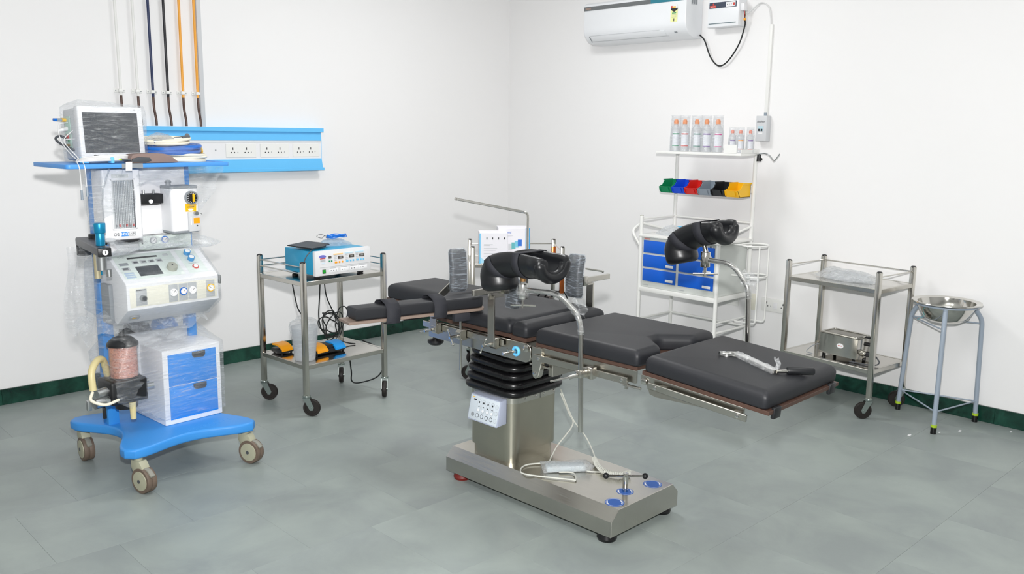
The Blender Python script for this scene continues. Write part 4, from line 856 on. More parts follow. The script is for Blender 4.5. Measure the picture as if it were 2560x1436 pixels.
dbox(ff, 'plate_label', .045, .303, .125, .322, .0012, mat('label_grey', '#d6d8d6', .5), fb); ftext('[ ] flow', .013, ff, .085, .312, LINE, fb, .0012)
ftext('O2', .021, ff, .052, .033, DGREY, fb, .0006); dbox(ff, 'n2o_label', .075, .023, .110, .043, .0012, AMB2, fb); ftext('N2O', .018, ff, .0925, .033, WHITE, fb, .0013, bold=.0006)
dbox(ff, 'air_label', .110, .023, .146, .043, .0012, PGREY2, fb); dbox(ff, 'air_patch', .115, .026, .141, .040, .0015, WHITE, fb); ftext('AIR', .015, ff, .128, .033, DGREY, fb, .0016)
dbox(ff, 'handle_bar', .045, -.006, .165, .008, .032, BLK, fb, .003, base=-.02)
G().box((-.066, -.0, 1.325), (.06, .075, 1.372), .004).out('vaporiser_rail', BLK, am); dcyl(frame((-.01, -.0005, 1.337), (1, 0, 0), (0, 0, 1)), 'lock_button', 0, 0, .010, .006, WHITE, am, 18)
for x in (-.03, .02): G().cyl((x, .03, 1.372), (x, .03, 1.392), .007, seg=12).out('port_pin', ALU, am)
G().box((-.066, .03, 1.17), (.06, .072, 1.315), .003).out('manifold_cover', WHITE, am)
gp = dbox(frame((-.066, .03, 1.095), (1, 0, 0), (0, 0, 1)), 'gauge_panel', 0, .0, .27, .068, .006, MINT, am, .001, base=-.01)
fg = frame((-.066, .0235, 1.095), (1, 0, 0), (0, 0, 1)); gauge(fg, .068, .046, .0175, MGREY, gp); gauge(fg, .128, .046, .0175, HOSEB, gp); dbox(fg, 'cylinder_icon', .010, .03, .017, .056, .001, INK, gp); ftext('O2', .014, fg, .033, .038, MGREY, gp, .0006)
va = G().prism(rrect(.145, .125, .018, 5, .128, -.022), 1.188, 1.40, 'z', .004, 2).out('vaporiser', WHITE, am)
G().prism(rrect(.146, .127, .018, 5, .128, -.022), 1.398, 1.412, 'z', .003, 2).cyl((.085, .0, 1.412), (.085, .0, 1.438), .013, .011, seg=16).box((.07, -.008, 1.428), (.10, .008, 1.436), .003).out('vaporiser_cap', MGREY, va); G().prism(rrect(.142, .122, .018, 5, .128, -.022), 1.178, 1.19, 'z', .003, 2).out('vaporiser_foot', MGREY, va)
fv = frame((.056, -.0845, 1.188), (1, 0, 0), (0, 0, 1))
dl = dcyl(fv, 'dial', .10, .165, .034, .014, MGREY, va, 32); dcyl(fv, 'dial_face', .10, .165, .027, .017, BLK, dl, 28); dbox(fv, 'dial_grip', .101, .145, .111, .185, .024, YEL, dl, .002)
gg = G(fv)
for k in range(14):
    b = R(20+k*24); gg.box((.0205, -.001, .0168), (.0255, .001, .0176), m=Matrix.Translation((.10, .165, 0)) @ Matrix.Rotation(b, 4, 'Z'))
gg.out('dial_numbers', WHITE, dl)
G(fv).prism([(.07, .096), (.126, .096), (.128, .134), (.068, .134)], .0, .0016).out('yellow_label', YEL, va); dbox(fv, 'label_print', .078, .116, .115, .120, .002, INK, va); G(fv).prism([(.097+.014*math.cos(R(a)), .105+.0055*math.sin(R(a))) for a in range(0, 360, 24)], .0016, .002).out('oval_mark', WHITE, va)
fb2 = G(fv).box((.078, -.004, .0), (.14, .094, .016), .004).out('filler_block', PGREY, va); dbox(fv, 'orange_label', .102, .036, .134, .064, .0172, AMBER, fb2); dbox(fv, 'sight_glass', .086, .03, .091, .07, .0172, WHITE, fb2); dcyl(fv, 'screw', .12, .024, .004, .0172, DGREY, fb2, 10)
ky = G(fv).cyl((.112, .088, .016), (.112, .088, .034), .010, seg=14).out('filler_key', ALU, va); G(fv).tube(cr([(.118, .09, .03), (.13, .088, .034), (.142, .08, .03)], 6), .0014, 6).out('key_chain', DGREY, ky)
# swing arm with lock on the left
ar = G(Matrix.Translation((-.275, .17, 1.128)) @ Matrix.Rotation(math.atan2(-.46, -.095), 4, 'Z')).prism([(-.02, -.03), (0, -.036), (.44, -.03), (.46, -.022), (.46, .022), (.44, .03), (0, .036), (-.02, .03)], 0, .036, 'z', .005, 2).out('swing_arm', mat('arm_grey', '#55565a', .4), am)
fa = frame((-.372, -.292, 1.128), (.98, -.2, 0), (0, 0, 1)); lk = dbox(fa, 'arm_end', -.028, -.002, .028, .038, .004, BLK, ar, .003, base=-.03); dcyl(fa, 'lock', .002, .018, .0125, .0065, WHITE, lk, 18); dbox(fa, 'keyhole', .0005, .012, .0035, .025, .0072, INK, lk)
G().cyl((-.27, .185, 1.075), (-.27, .185, 1.13), .033, seg=22, bev=.004).out('arm_pivot', BLK, ar); G().cyl((-.235, .10, 1.13), (-.235, .10, 1.185), .042, seg=22, bev=.005).out('arm_collar', BLK, ar)
cy2 = G().cyl((-.345, -.19, 1.165), (-.345, -.19, 1.222), .020, seg=20, bev=.002).cyl((-.345, -.19, 1.222), (-.345, -.19, 1.268), .025, .026, seg=20, bev=.003).cyl((-.36, -.17, 1.05), (-.36, -.17, 1.13), .012, seg=14).cyl((-.352, -.18, 1.03), (-.352, -.18, 1.055), .011, seg=12).out('relief_valve', CYAN, ar)
G().cyl((-.365, -.235, 1.06), (-.365, -.235, 1.13), .021, .023, seg=18).cyl((-.345, -.26, 1.03), (-.345, -.26, 1.062), .012, seg=14).out('valve_body', ALU, ar); G().cyl((-.375, -.21, 1.02), (-.375, -.21, 1.13), .014, seg=14).out('valve_stem', mat('valve_beige', '#b3aa8c', .45, metal=.3), ar)
# top shelf
sh = G().prism(rrect(.80, .40, .02, 4, -.045, .07), 1.508, 1.528, 'z', .003, 2).out('top_shelf', mat('shelf_blue', '#4f9ae6', .42, var=.03), am, ang=40)
G().prism([(-.20, -.134), (-.10, -.134), (-.12, -.120), (-.18, -.120)], 1.507, 1.529).out('shelf_notch', MGREY, sh); G().box((.31, -.06, 1.506), (.357, .20, 1.530), .003).out('shelf_end', AMB2, sh)

# things on the shelf
ASH = 1.529
def on_shelf(name, label, cat, group=None): return thing(name, label, cat, AO, 4, group)
mo = on_shelf('patient_monitor', 'white patient monitor with a dark screen wrapped in film on the machine', 'monitor')
MM = Matrix.Translation((-.175, .0, ASH)) @ Matrix.Rotation(R(2), 4, 'Z') @ Matrix.Rotation(R(-4), 4, 'X')
G(MM).box((-.155, -.012, .018), (.155, .03, .262), .008, 3).out('bezel', WHITE, mo); G(MM).box((-.15, .028, .02), (.15, .16, .255), .012, 3).out('housing', PGREY, mo)
G(MM).box((-.135, -.0126, .046), (.125, -.0135, .232), 0).out('screen', SCREEN, mo); G(MM).box((.11, -.0128, .246), (.118, -.0132, .250)).out('power_lamp', MGREY, mo); G(MM).box((-.13, .0, 0), (.13, .14, .022), .004).out('foot', PGREY, mo)
fm = MM @ frame((-.1515, .15, .02), (0, -1, 0), (0, 0, 1))
dbox(fm, 'connector_panel', .015, .05, .07, .20, .002, mat('pale_mint', '#bfe0d2', .45), mo)
G(fm).cyl((.03, .185, 0), (.03, .185, .02), .009, seg=14).out('yellow_connector', YEL, mo); G(fm).cyl((.03, .185, .02), (.03, .185, .042), .0075, seg=14).out('grey_connector', GREYB, mo); G(fm).cyl((.03, .185, .042), (.03, .185, .058), .007, seg=14).out('blue_connector', HOSEB, mo)
G(fm).cyl((.035, .145, 0), (.03, .135, .04), .012, .008, seg=14).out('white_connector', CABW, mo); G(fm).cyl((.04, .108, .0), (.04, .108, .008), .010, seg=14).out('red_connector', RED, mo); G(fm).cyl((.045, .086, .0), (.045, .086, .006), .006, seg=12).out('green_connector', GREEN, mo); G(fm).cyl((.045, .068, 0), (.045, .066, .03), .006, seg=12).out('brass_connector', MATS['brass'], mo)
g = G(MM); g.hull([(x, y, z) for x in (-.16, .16) for y in (-.018, .165) for z in (.012, .268)]+[(-.175, .1, .2), (.178, -.0, .25), (-.15, -.02, .29)], 0, 4, .004, 12); g.out('film_wrap', FILMM, mo, ang=70)
rebase(mo, (-.175, .05, ASH))
cu = on_shelf('pressure_cuff', 'folded brown blood pressure cuff in front of the monitor', 'cuff')
g = G(); prof = cr([(-.11, .0), (-.105, .03), (-.08, .042), (.03, .044), (.08, .034), (.12, .006)], 5); pl_ = [(p_.x, p_.y) for p_ in [V((a[0], a[1], 0)) for a in prof]]
g.prism(pl_+[(.12, 0), (-.11, -.0001)], -.075, .0, 'y', .004, 2, m=Matrix.Translation((-.04, -.045, ASH+.001))); g.out('cuff', BROWN, cu, ang=50)
G().prism([(-.15, .004), (-.145, .022), (-.11, .030), (-.06, .026), (-.05, .012), (-.08, .003)], -.128, -.118, 'y', .004, 2, m=Matrix.Translation((0, -.0, ASH))).out('cuff_fold', DGREY, cu)
G().tube(cr([(-.15, -.12, ASH+.016), (-.22, -.09, ASH+.022), (-.30, .04, ASH+.045), (-.37, .10, ASH+.085), (-.385, .125, ASH+.11), (-.36, .13, ASH+.122), (-.335, .12, ASH+.105)], 8), .0055, 10).out('hose', DGREY, cu); rebase(cu, (-.04, -.08, ASH))
lb = on_shelf('cable_bundle', 'bundle of pale sensor cables with light blue ties on the shelf edge', 'cables')
g = G()
for k in range(8):
    g.tube([(-.265+(.115-.003*k)*math.cos(a*.1963)+.004*k, -.075+(.045-.003*k)*math.sin(a*.1963), ASH+.006+.005*(k % 4)+.010*(1+math.cos(a*.1963*1+1.2))*(.5+.05*k)) for a in range(32)], .0034, 6, closed=True)
g.out('coil', CABW, lb)
for x, rz in ((-.235, 0), (-.34, 60)): G(Matrix.Translation((x, -.105 if not rz else -.07, ASH+.016)) @ Matrix.Rotation(R(rz), 4, 'Z')).box((-.008, -.02, -.014), (.008, .02, .014), .004).out('tie', LBLUE, lb)
G().box((-.205, -.115, ASH+.013), (-.18, -.095, ASH+.022), .003).out('connector', TAPE, lb); G(Matrix.Translation((-.165, -.137, ASH-.004)) @ Matrix.Rotation(R(8), 4, 'X')).box((-.018, -.0006, -.03), (.012, .0006, .012)).out('paper_tag', WHITE, lb)
for k, (x, zz) in enumerate(((-.392, 1.395), (-.368, 1.41))):
    G().tube(cr([(-.33+.01*k, .06, ASH+.15-.04*k), (-.385, .03, ASH+.10), (-.36, -.04, ASH+.03), (x+.005, -.10, ASH+.012), (x-.002, -.142, ASH-.02), (x, -.142, zz+.02)], 8), .0022, 6).out('sensor_lead', CABW, lb); G().cyl((x, -.142, zz-.025), (x, -.142, zz+.02), .006, .0045, seg=10).out('sensor_clip', GREYB, lb)
G().tube(cr([(-.34, .09, ASH+.185), (-.385, .08, ASH+.17), (-.39, .05, ASH+.10), (-.37, .0, ASH+.04), (-.36, -.05, ASH+.015)], 8), .0022, 6).out('sensor_lead', CABW, lb); rebase(lb, (-.26, -.07, ASH))
def hose(label, m_, cx, cy, z0, R0, r, n, tilt=0, sx=1.0):
    t = on_shelf('hose_coil', label, 'hose', 'hose coils on the machine shelf'); g_ = G()
    for k in range(n):
        i, j = k % 3, k//3; a_ = []
        for a in range(36):
            th = a*math.pi/18; rad = R0-.85*r*2*i+.003*math.sin(3*th+k)
            a_.append((cx+rad*math.cos(th)*sx, cy+rad*math.sin(th)*.8, z0+r+j*1.75*r+tilt*math.sin(th+.6)*.5+.003*math.sin(2*th+k)))
        g_.tube(a_, r, 8, closed=True)
    g_.out('coil', m_, t); rebase(t, (cx, cy, z0)); return t
hose('cream hose coil lying at the bottom of the pile beside the monitor', HOSEW, .165, .035, ASH, .135, .0075, 7)
h2 = hose('thick blue hose coil wrapped in clear film on the cream hose', HOSEB, .135, .04, ASH+.040, .135, .0115, 6, .018)
g = G().tube([(.135+.12*math.cos(a*math.pi/16), .04+.095*math.sin(a*math.pi/16), ASH+.060+.009*math.sin(a*math.pi/16+.6)) for a in range(32)], [.029+.003*noise.noise(V((a*.7, 0, 0))) for a in range(32)], 12, closed=True); 
h2o = g.out('film_wrap', film('hose_film', .05, .3, nscale=6), None, ang=70)
h2o.parent = h2; h2o.data.transform(Matrix.Translation((-.135, -.04, -(ASH+.042))))
h3 = hose('pale hose coil with metal couplings on top of the blue hose', HOSEW, .11, .05, ASH+.088, .115, .008, 5, .02)
q = G().cyl((.02, -.05, .022), (.052, -.065, .026), .011, seg=14).cyl((-.09, -.06, .01), (-.055, -.075, .012), .010, seg=12).out('coupling', ALU, h3); G().tube(cr([(.05, -.065, .026), (.09, -.05, .032), (.115, .0, .04)], 6), .012, 10).out('dark_hose_end', HOSEK, h3)
g = G(); g.hull([(.11*math.cos(a)-.03, .08*math.sin(a), .004) for a in [k*.6 for k in range(11)]]+[(-.05, -.01, .055), (.02, .01, .045), (-.09, 0, .035)], 0, 4, .006, 15); g.out('film_bag', FILMH, h3, ang=70)
yp = on_shelf('yellow_plug', 'yellow and black ring plug at the right of the hose pile', 'connector')
G(Matrix.Translation((.295, .06, ASH+.06)) @ Matrix.Rotation(R(70), 4, 'Y')).ring((0, 0, 0), (0, 0, 1), .02, .006, 24, 8).out('ring', YEL, yp); G().cyl((.28, .06, ASH+.052), (.30, .06, ASH+.058), .016, seg=16).out('core', BLK, yp); G().cyl((.285, .06, ASH), (.29, .06, ASH+.05), .006, seg=8).out('tail', HOSEW, yp); rebase(yp, (.29, .06, ASH))

# ------------------------------------------------------------------ clear film wrapped round the machine
def filmthing(name, label): return tag(bpy.data.objects.new(name, None), label, 'plastic film')
def place(o): o.location = AO; o.rotation_euler = (0, 0, R(4)); return o
pf = []
g = G(); g.hull([(x, y, z) for x in (-.065, .27) for y in (-.127, .23) for z in (.25, .61)]+[(-.30, -.15, .40), (-.30, -.15, .50), (ax_-.07, ay_-.07, .50), (ax_, ay_-.085, .67), (ax_-.04, ay_, .75), (-.33, .02, .42), (-.30, .15, .60), (.2, .17, .70), (-.16, .17, .72), (.24, .10, .68)], 0, 4, .006, 9)
pf.append(tag(place(g.out('plastic_film', film('drawer_film', .045, .36, stretch=(2.5, 2.5, 26), nscale=3.2, rot=(0, -.28, 0)), ang=70)), 'clear film wrapped over the drawers and pink canister', 'plastic film'))
g = G(); g.hull([(x, y, z) for x in (-.243, .243) for y, z in ((-.182, .84), (-.182, .965), (.01, 1.095), (.14, 1.095), (.14, .76), (-.05, .748))]+[(-.30, .12, 1.05), (-.31, .13, .82), (.26, .12, 1.06), (.27, -.12, .93)], 0, 4, .004, 9)
pf.append(tag(place(g.out('plastic_film', film('console_film', .035, .22, stretch=(2.5, 2.5, 24), nscale=3.2, rot=(0, -.2, 0)), ang=70)), 'clear film stretched around the control console', 'plastic film'))
def drape(fn, nu, nv, label, m_):
    return tag(place(G().grid(fn, nu, nv).out('plastic_film', m_, ang=80)), label, 'plastic film')
drape(lambda u, v: (-.29+.53*u+.02*math.sin(v*6), -.03-.17*math.sin(math.pi*min(1, v*1.05))-.02*math.sin(u*23)*v, 1.165-.075*v+.03*math.sin(u*3.1)*v+.012*math.sin(u*17+v*4)), 48, 14, 'bunched film lying across the back of the console', FILMH)
drape(lambda u, v: (-.40+.15*u-.02*v+.010*math.sin(v*7+u*4), .06+.06*u+.018*math.sin(u*17+v*2), 1.135-(.40+.03*math.sin(u*9))*v), 16, 20, 'film curtain hanging behind the swing arm at the far left', FILM)
drape(lambda u, v: (-.33+.20*u-.035*math.sin(v*3)*(1-u)+.012*math.sin(u*19+v*3), -.06-.02*u+.016*math.sin(u*25+v*5), 1.505-(.18+.10*(1-u)+.02*math.sin(u*9))*v), 22, 12, 'film hanging from the left of the top shelf', FILM)
drape(lambda u, v: (-.10+.43*u-.07*v*u+.01*math.sin(v*11), -.115+.05*v+.014*math.sin(u*21+v*4), 1.507-(.16-.06*math.sin(u*7))*v*(.55+.9*u)), 26, 12, 'film hanging from the right of the top shelf', FILM)
drape(lambda u, v: (-.40+.62*u, .05-.16*v+.02*math.sin(u*21), .76+.035*math.sin(u*8)-.07*v+.03*math.sin(u*3)+.012*math.sin(u*31+v*5)), 44, 10, 'crumpled film bunched above the drawer cabinet', FILMH)
# ------------------------------------------------------------------ gas pipes and wall panel on the left wall
px = [(-3.456, PWH, 'white'), (-3.348, PWH, 'white'), (-3.25, NAVY, 'navy'), (-3.15, PBLK, 'black'), (-3.048, ORG, 'orange'), (-2.946, ORG, 'orange')]
lab = ['leftmost white gas pipe on the left wall', 'second white gas pipe, next to the navy one', 'navy blue gas pipe running down to the blue wall panel', 'black gas pipe between the navy and orange ones', 'left one of the two orange gas pipes', 'right one of the two orange gas pipes, beside the trunking']
for i, (x, m_, c) in enumerate(px):
    t = thing('gas_pipe', lab[i], 'pipe', (x, 0, 1.707), 0, 'gas pipes above the wall panel'); zz = 1.925-1.707; lean = (-.012, -.008, -.004, -.002, .002, .002)[i]
    G().cyl((0, -.022, zz-.03), (lean, -.022, H-1.707), .0085, seg=14).out('painted_pipe', m_, t)
    G().tube(cr([(0, -.022, zz-.025), (.001, -.022, zz-.10), (.006, -.022, zz-.14), (.011, -.023, zz-.18), (.012, -.024, .0)], 6), .008, 12).out('bare_pipe', COPPER, t)
    c_ = G().box((-.034, -.006, zz-.012), (.034, -.001, zz+.012), .004).box((-.014, -.034, zz-.011), (.014, -.001, zz+.011), .006).out('clamp', PWHITE, t)
    for s_ in (-1, 1): G().cyl((s_*.026, -.006, zz), (s_*.026, -.008, zz), .0035, seg=8).out('screw', MGREY, c_)
tag(G().box((-2.926, -.018, 1.70), (-2.895, 0, H-.001), .003).out('cable_trunking', PGREY), 'narrow pale vertical trunking right of the gas pipes', 'trunking')
bp = thing('bed_head_panel', 'long sky blue medical panel with a white socket strip on the left wall', 'wall panel', (-2.66, 0, 1.39), 0)
x0, x1 = -.70, .652
G().prism([(0, 0), (-.07, 0), (-.073, .008), (-.055, .078), (-.055, .09), (0, .09)], x0, x1, 'x', .001, 1).out('lower_band', SKY, bp); G().prism([(0, .222), (-.055, .222), (-.055, .232), (-.048, .285), (0, .285)], x0, x1, 'x', .001, 1).out('upper_band', SKY, bp)
G().box((x0, -.072, .284), (x1+.012, 0, .314), .002, 1).out('top_rim', SKY, bp); G().box((x0, -.072, 0), (x1+.012, -.05, .022), .002, 1).out('bottom_rim', SKY, bp)
G().box((x0, -.05, .085), (x1, 0, .226), .001, 1).out('socket_strip', WHITE, bp); G().box((x0, -.052, .205), (x1, -.049, .208)).out('groove', PGREY, bp); G().box((x1-.001, -.0505, .088), (x1+.002, 0, .224)).out('end_trim', SKY, bp)
fw = frame((0, -.0505, 0), (1, 0, 0), (0, 0, 1)); dcyl(fw, 'fixing', -.19, .155, .005, .001, MGREY, bp, 10)
def socket(fr, u, v, parent, s=1):
    dbox(fr, 'pin_slot', u-.0028*s, v+.018*s, u+.0028*s, v+.034*s, .0014, INK, parent)
    for du in (-.013, .011): dcyl(fr, 'pin_hole', u+du*s, v, .0042*s, .0014, INK, parent, 10)
    G(fr).cyl((u+.036*s, v+.002, 0), (u+.036*s, v+.002, .003), .003*s, seg=8).out('switch_mark', MGREY, parent)
fw2 = frame((0, -.0545, 0), (1, 0, 0), (0, 0, 1))
for u0, u1 in ((-.116, .113), (.145, .376), (.409, .629)):
    sp = G(fw).box((u0, .103, 0), (u1, .198, .004), .0015, 1).out('socket_plate', PWHITE, bp)
    for k in (.27, .72): socket(fw2, u0+(u1-u0)*k-.01, .138, sp, 1.0)

# ------------------------------------------------------------------ split air conditioner, stabiliser and wiring on the right wall
ac = thing('air_conditioner', 'white split air conditioner high on the right wall', 'air conditioner', (0, -1.56, 2.39), 0)
prof = [(0, 0), (-.09, .0), (-.155, .02), (-.20, .065), (-.212, .11), (-.21, .30), (-.19, .315), (0, .315)]
G().prism([(x, z) for x, z in prof], -.488, .488, 'y', .008, 3).out('body', ACW, ac, ang=30)
fq = frame((-.2125, .488, 0), (0, -1, 0), (0, 0, 1))
dbox(fq, 'trim_band', .004, .255, .66, .285, .0015, mat('trim_grey', '#6d7072', .4), ac); dbox(fq, 'trim_band', .66, .255, .955, .285, .0015, mat('trim_teal', '#2d7f92', .4), ac); dbox(fq, 'trim_logo', .02, .264, .075, .276, .0022, mat('logo_bronze', '#9a8478', .4), ac)
e_ = dbox(fq, 'energy_label', .845, .11, .905, .20, .0012, mat('label_yellow', '#eef0a8', .5), ac); dcyl(fq, 'label_disc', .875, .212, .03, .0016, WHITE, e_, 24); G(fq).prism([(.845, .205), (.905, .205), (.905, .195), (.875, .178), (.845, .195)], .0012, .002).out('label_chevron', INK, e_); dbox(fq, 'label_red', .847, .207, .86, .222, .0022, INKR, e_); dbox(fq, 'label_gold', .862, .207, .888, .218, .0022, YEL, e_)
dbox(fq, 'label_print', .857, .168, .893, .174, .0016, INKG, e_); 
for v in (.158, .150, .142): dbox(fq, 'label_print', .855, v, .895, v+.002, .0016, LINE, e_)
dbox(fq, 'label_print', .871, .114, .879, .132, .0016, DGREY, e_)
fl_ = frame((-.159, .488, .0215), (0, -1, 0), (-.046, 0, .0475)); dbox(fl_, 'air_flap', .06, .004, .78, .055, .003, ACW, ac, .001); dbox(fl_, 'flap_gap', .055, -.004, .80, .001, .0012, PGREY, ac); dbox(fl_, 'flap_gap', .055, .057, .74, .059, .0012, PGREY, ac); dbox(fl_, 'flap_end', .047, -.004, .053, .05, .002, MGREY, ac); dbox(fl_, 'lamp_print', .86, .02, .885, .032, .0012, MGREY, ac)
fr_ = frame((-.15, -.489, .2), (1, 0, 0), (0, 0, 1)); rl_ = dbox(fr_, 'rating_label', 0, 0.03, .075, .10, .001, PGREY, ac)
for k in range(3): dbox(fr_, 'label_block', .004+.025*k, .035, .02+.025*k, .068, .0014, MGREY, rl_)
sb_ = thing('voltage_stabiliser', 'white voltage stabiliser box beside the air conditioner', 'stabiliser', (0, -2.285, 2.45), 0)
G().box((-.10, -.128, 0), (0, .128, .19), .008, 2).out('case', ACW, sb_); fs_ = frame((-.1005, .128, 0), (0, -1, 0), (0, 0, 1))
dbox(fs_, 'front_strip', .014, .13, .236, .17, .0014, mat('strip_navy', '#3a4356', .4), sb_); dbox(fs_, 'lamp_window', .15, .134, .228, .166, .002, WHITE, sb_); rb_ = dbox(fs_, 'red_logo', .02, .134, .07, .15, .0022, INKR, sb_); dbox(fs_, 'logo_print', .026, .140, .064, .144, .0026, WHITE, sb_); dcyl(fs_, 'red_logo', .048, .158, .007, .0022, INKR, sb_, 14)
for u in (.162, .178, .194): dcyl(fs_, 'indicator', u, .15, .003, .0028, DGREY, sb_, 10)
dcyl(fs_, 'red_button', .216, .15, .009, .004, INKR, sb_, 16); dbox(fs_, 'vent_line', .014, .022, .236, .028, .0014, mat('slate', '#6f8086', .4), sb_)
tm = G().box((-.085, -.16, .10), (-.03, -.128, .15), .004).out('terminal_box', WHITE, sb_)
for k, m_ in enumerate((CABK, RED, GREEN)): G().tube(cr([(-.07+.012*k, -.15, .10), (-.065+.008*k, -.152, .075), (-.052, -.15, .05)], 5), .0022, 6).out('wire', m_, sb_)
G().box((-.062, -.158, .035), (-.046, -.144, .052), .002).out('tape', AMBER, sb_)
tag(G().tube(cr([(-.03, -2.052, 2.415), (-.035, -2.10, 2.37), (-.03, -2.155, 2.25), (-.025, -2.225, 2.188), (-.025, -2.30, 2.22), (-.03, -2.385, 2.33), (-.04, -2.43, 2.45), (-.052, -2.436, 2.49)], 8), .0052, 10).out('power_cable', CABK), 'black cable sagging between air conditioner and stabiliser', 'cable')
tag(G().tube(cr([(-.04, -2.445, 2.53), (-.02, -2.47, 2.56), (-.012, -2.53, 2.60), (-.01, -2.59, 2.57), (-.01, -2.612, 2.50), (-.01, -2.618, 2.44)], 8), .005, 10).out('power_cable', CABW), 'thin white cable arching from the stabiliser to the conduit', 'cable')
tag(G().box((-.018, -2.635, 1.835), (0, -2.61, 2.45), .003).out('wall_conduit', PWHITE), 'white vertical conduit above the small breaker box', 'conduit')
mb = thing('breaker_box', 'small grey breaker box with a switch on the right wall', 'switch box', (0, -2.618, 1.655), 0)
G().box((-.06, -.042, 0), (0, .042, .175), .004).out('case', PGREY, mb); G().cyl((-.03, -.01, .175), (-.03, -.01, .198), .010, seg=14).out('cable_gland', GREYB, mb); fb_ = frame((-.0605, .042, 0), (0, -1, 0), (0, 0, 1))
ftext('Anchor', .02, fb_, .04, .135, DGREY, mb, .0006); w_ = dbox(fb_, 'breaker_window', .02, .07, .06, .105, .0014, mat('window_blue', '#b8d4de', .3), mb); dbox(fb_, 'breaker_toggle', .024, .07, .034, .085, .006, INK, w_); dbox(fb_, 'breaker_toggle', .044, .07, .054, .085, .006, INK, w_); dbox(fb_, 'label', .024, .05, .056, .06, .0012, WHITE, mb)
def wallsock(label, y0, y1, z0, z1, pins):
    t = thing('wall_socket', label, 'socket', (0, (y0+y1)/2, z0), 0); w = abs(y1-y0); h = z1-z0; G().box((-.012, -w/2, 0), (0, w/2, h), .003).out('plate', PWHITE, t); fr = frame((-.0125, w/2, 0), (0, -1, 0), (0, 0, 1))
    for u in pins: socket(fr, u*w, h*.42, t, .9)
    dbox(fr, 'rocker', .44*w, h*.25, .58*w, h*.75, .003, WHITE, t, .001); return t
wallsock('white wall socket plate behind the legs of the drawer cart', -2.36, -2.49, .45, .59, (.35,)); wallsock('wide white double socket plate between cart and right trolley', -2.68, -2.90, .45, .545, (.2, .78))
tag(G().box((-.006, -2.63, .44), (0, -2.58, .56), .002).out('blank_plate', CREAM), 'small cream blank wall plate near the cart', 'plate')

# ------------------------------------------------------------------ white drawer cart
ca = thing('emergency_cart', 'white emergency cart with blue drawers and a raised rear shelf', 'cart', (-.40, -2.35, 0), 0)
xf, xb, yl, yr = -.20, .20, .325, -.325
for x, y, tp in ((xf, yl, 1.12), (xf, yr, 1.01), (xb, yl, 1.56), (xb, yr, 1.56)):
    lg = G().cyl((x, y, .12), (x, y, tp), .0135, seg=16).out('post', PWHITE, ca)
    G().lathe([(.001, .003), (.0135, 0), (.0135, -.004)], (x, y, tp+.001), seg=14).out('cap', CREAM if tp > 1.2 else mat('olive_cap', '#6a6a4a', .5), lg); caster(ca, x, y, 60)
G().box((xf-.012, yr, .573), (xb+.012, yl, .605), .003).out('drawer_shelf', PWHITE, ca); tt = G().box((xf-.015, yr-.012, .968), (xb+.015, yl+.012, .985), .003).out('top_tray', PWHITE, ca)
bd = G().box((xf+.004, yr+.016, .606), (xb-.01, yl-.016, .967), .003).out('drawer_unit', mat('unit_grey', '#d3d7d3', .4, var=.02), ca)
fd = frame((xf+.0035, yl-.016, .606), (0, -1, 0), (0, 0, 1)); wu = .618
for ci, (u0, u1) in enumerate(((.012, .297), (.321, .606))):
    for ri in range(3):
        v0 = .045+.103*ri; d = dbox(fd, 'drawer', u0, v0, u1, v0+.088, .006, DBLUE, ca, .0015, base=-.004); dbox(fd, 'label_holder', u1-.085, v0+.012, u1-.02, v0+.030, .0075, WHITE, d, .001)
    dbox(fd, 'maker_plate', u0, .014, u0+.05, .018, .001, LINE, bd)
dbox(fd, 'maker_print', .014, .345, .065, .354, .0012, mat('pale_red_print', '#d98f88', .5), bd); dcyl(fd, 'lock', .572, .345, .006, .003, DGREY, bd, 12); dcyl(fd, 'lock', .59, .345, .006, .003, PGREY, bd, 12)
for z in (.36,):
    for p0, p1 in (((xf, yl, z), (xb, yl, z)), ((xb, yl, z), (xb, yr, z)), ((xf, yr, z), (xb, yr, z))): G().cyl(p0, p1, .009, seg=12).out('stretcher', PWHITE, ca)
G().cyl((xf, yl, .30), (xf, yr, .30), .009, seg=12).out('stretcher', PWHITE, ca)
for p0, p1 in (((xf, yl, 1.095), (xb, yl, 1.095)), ((xb, yl, 1.095), (xb, yr, 1.095)), ((xf, yr, .998), (xb, yr, 1.07))): G().cyl(p0, p1, .0075, seg=12).out('guard_rail', PWHITE, ca)
G().tube(fillet([(xf+.02, yl, .87), (xf-.01, yl+.075, 1.0), (xf+.12, yl+.10, 1.05), (xf+.36, yl+.03, .99), (xb, yl, .95)], .04), .010, 12).out('push_handle', PWHITE, ca)
sh = G().box((-.005, yr-.01, 1.556), (xb+.02, yl+.045, 1.574), .003).out('rear_shelf', PWHITE, ca)
G().box((-.005, yr-.012, 1.574), (xb+.02, yr-.008, 1.60), 0).out('shelf_side', PWHITE, ca); G().box((-.007, -.30, 1.574), (-.003, -.20, 1.63), .001, 1).out('shelf_stop', PWHITE, ca)
G().cyl((xb, yl, 1.60), (xb, yr, 1.60), .004, seg=8).out('shelf_rail', PWHITE, ca); G().box((xb-.008, yr, 1.30), (xb+.004, yl+.1, 1.345), .002, 1).out('bin_rail', PWHITE, ca)
hk = G().tube(cr([(xb+.0, yr-.01, 1.565), (xb+.01, yr-.05, 1.575), (xb, yr-.10, 1.565), (xb, yr-.13, 1.535), (xb, yr-.145, 1.53), (xb, yr-.18, 1.575)], 6), .0042, 8).out('hook', ALU, ca); G().cyl((xb, yr-.025, 1.52), (xb, yr-.025, 1.565), .016, .013, seg=14).cyl((xb, yr-.025, 1.54), (xb-.01, yr-.05, 1.535), .009, seg=10).out('clamp_knob', BLK, ca)
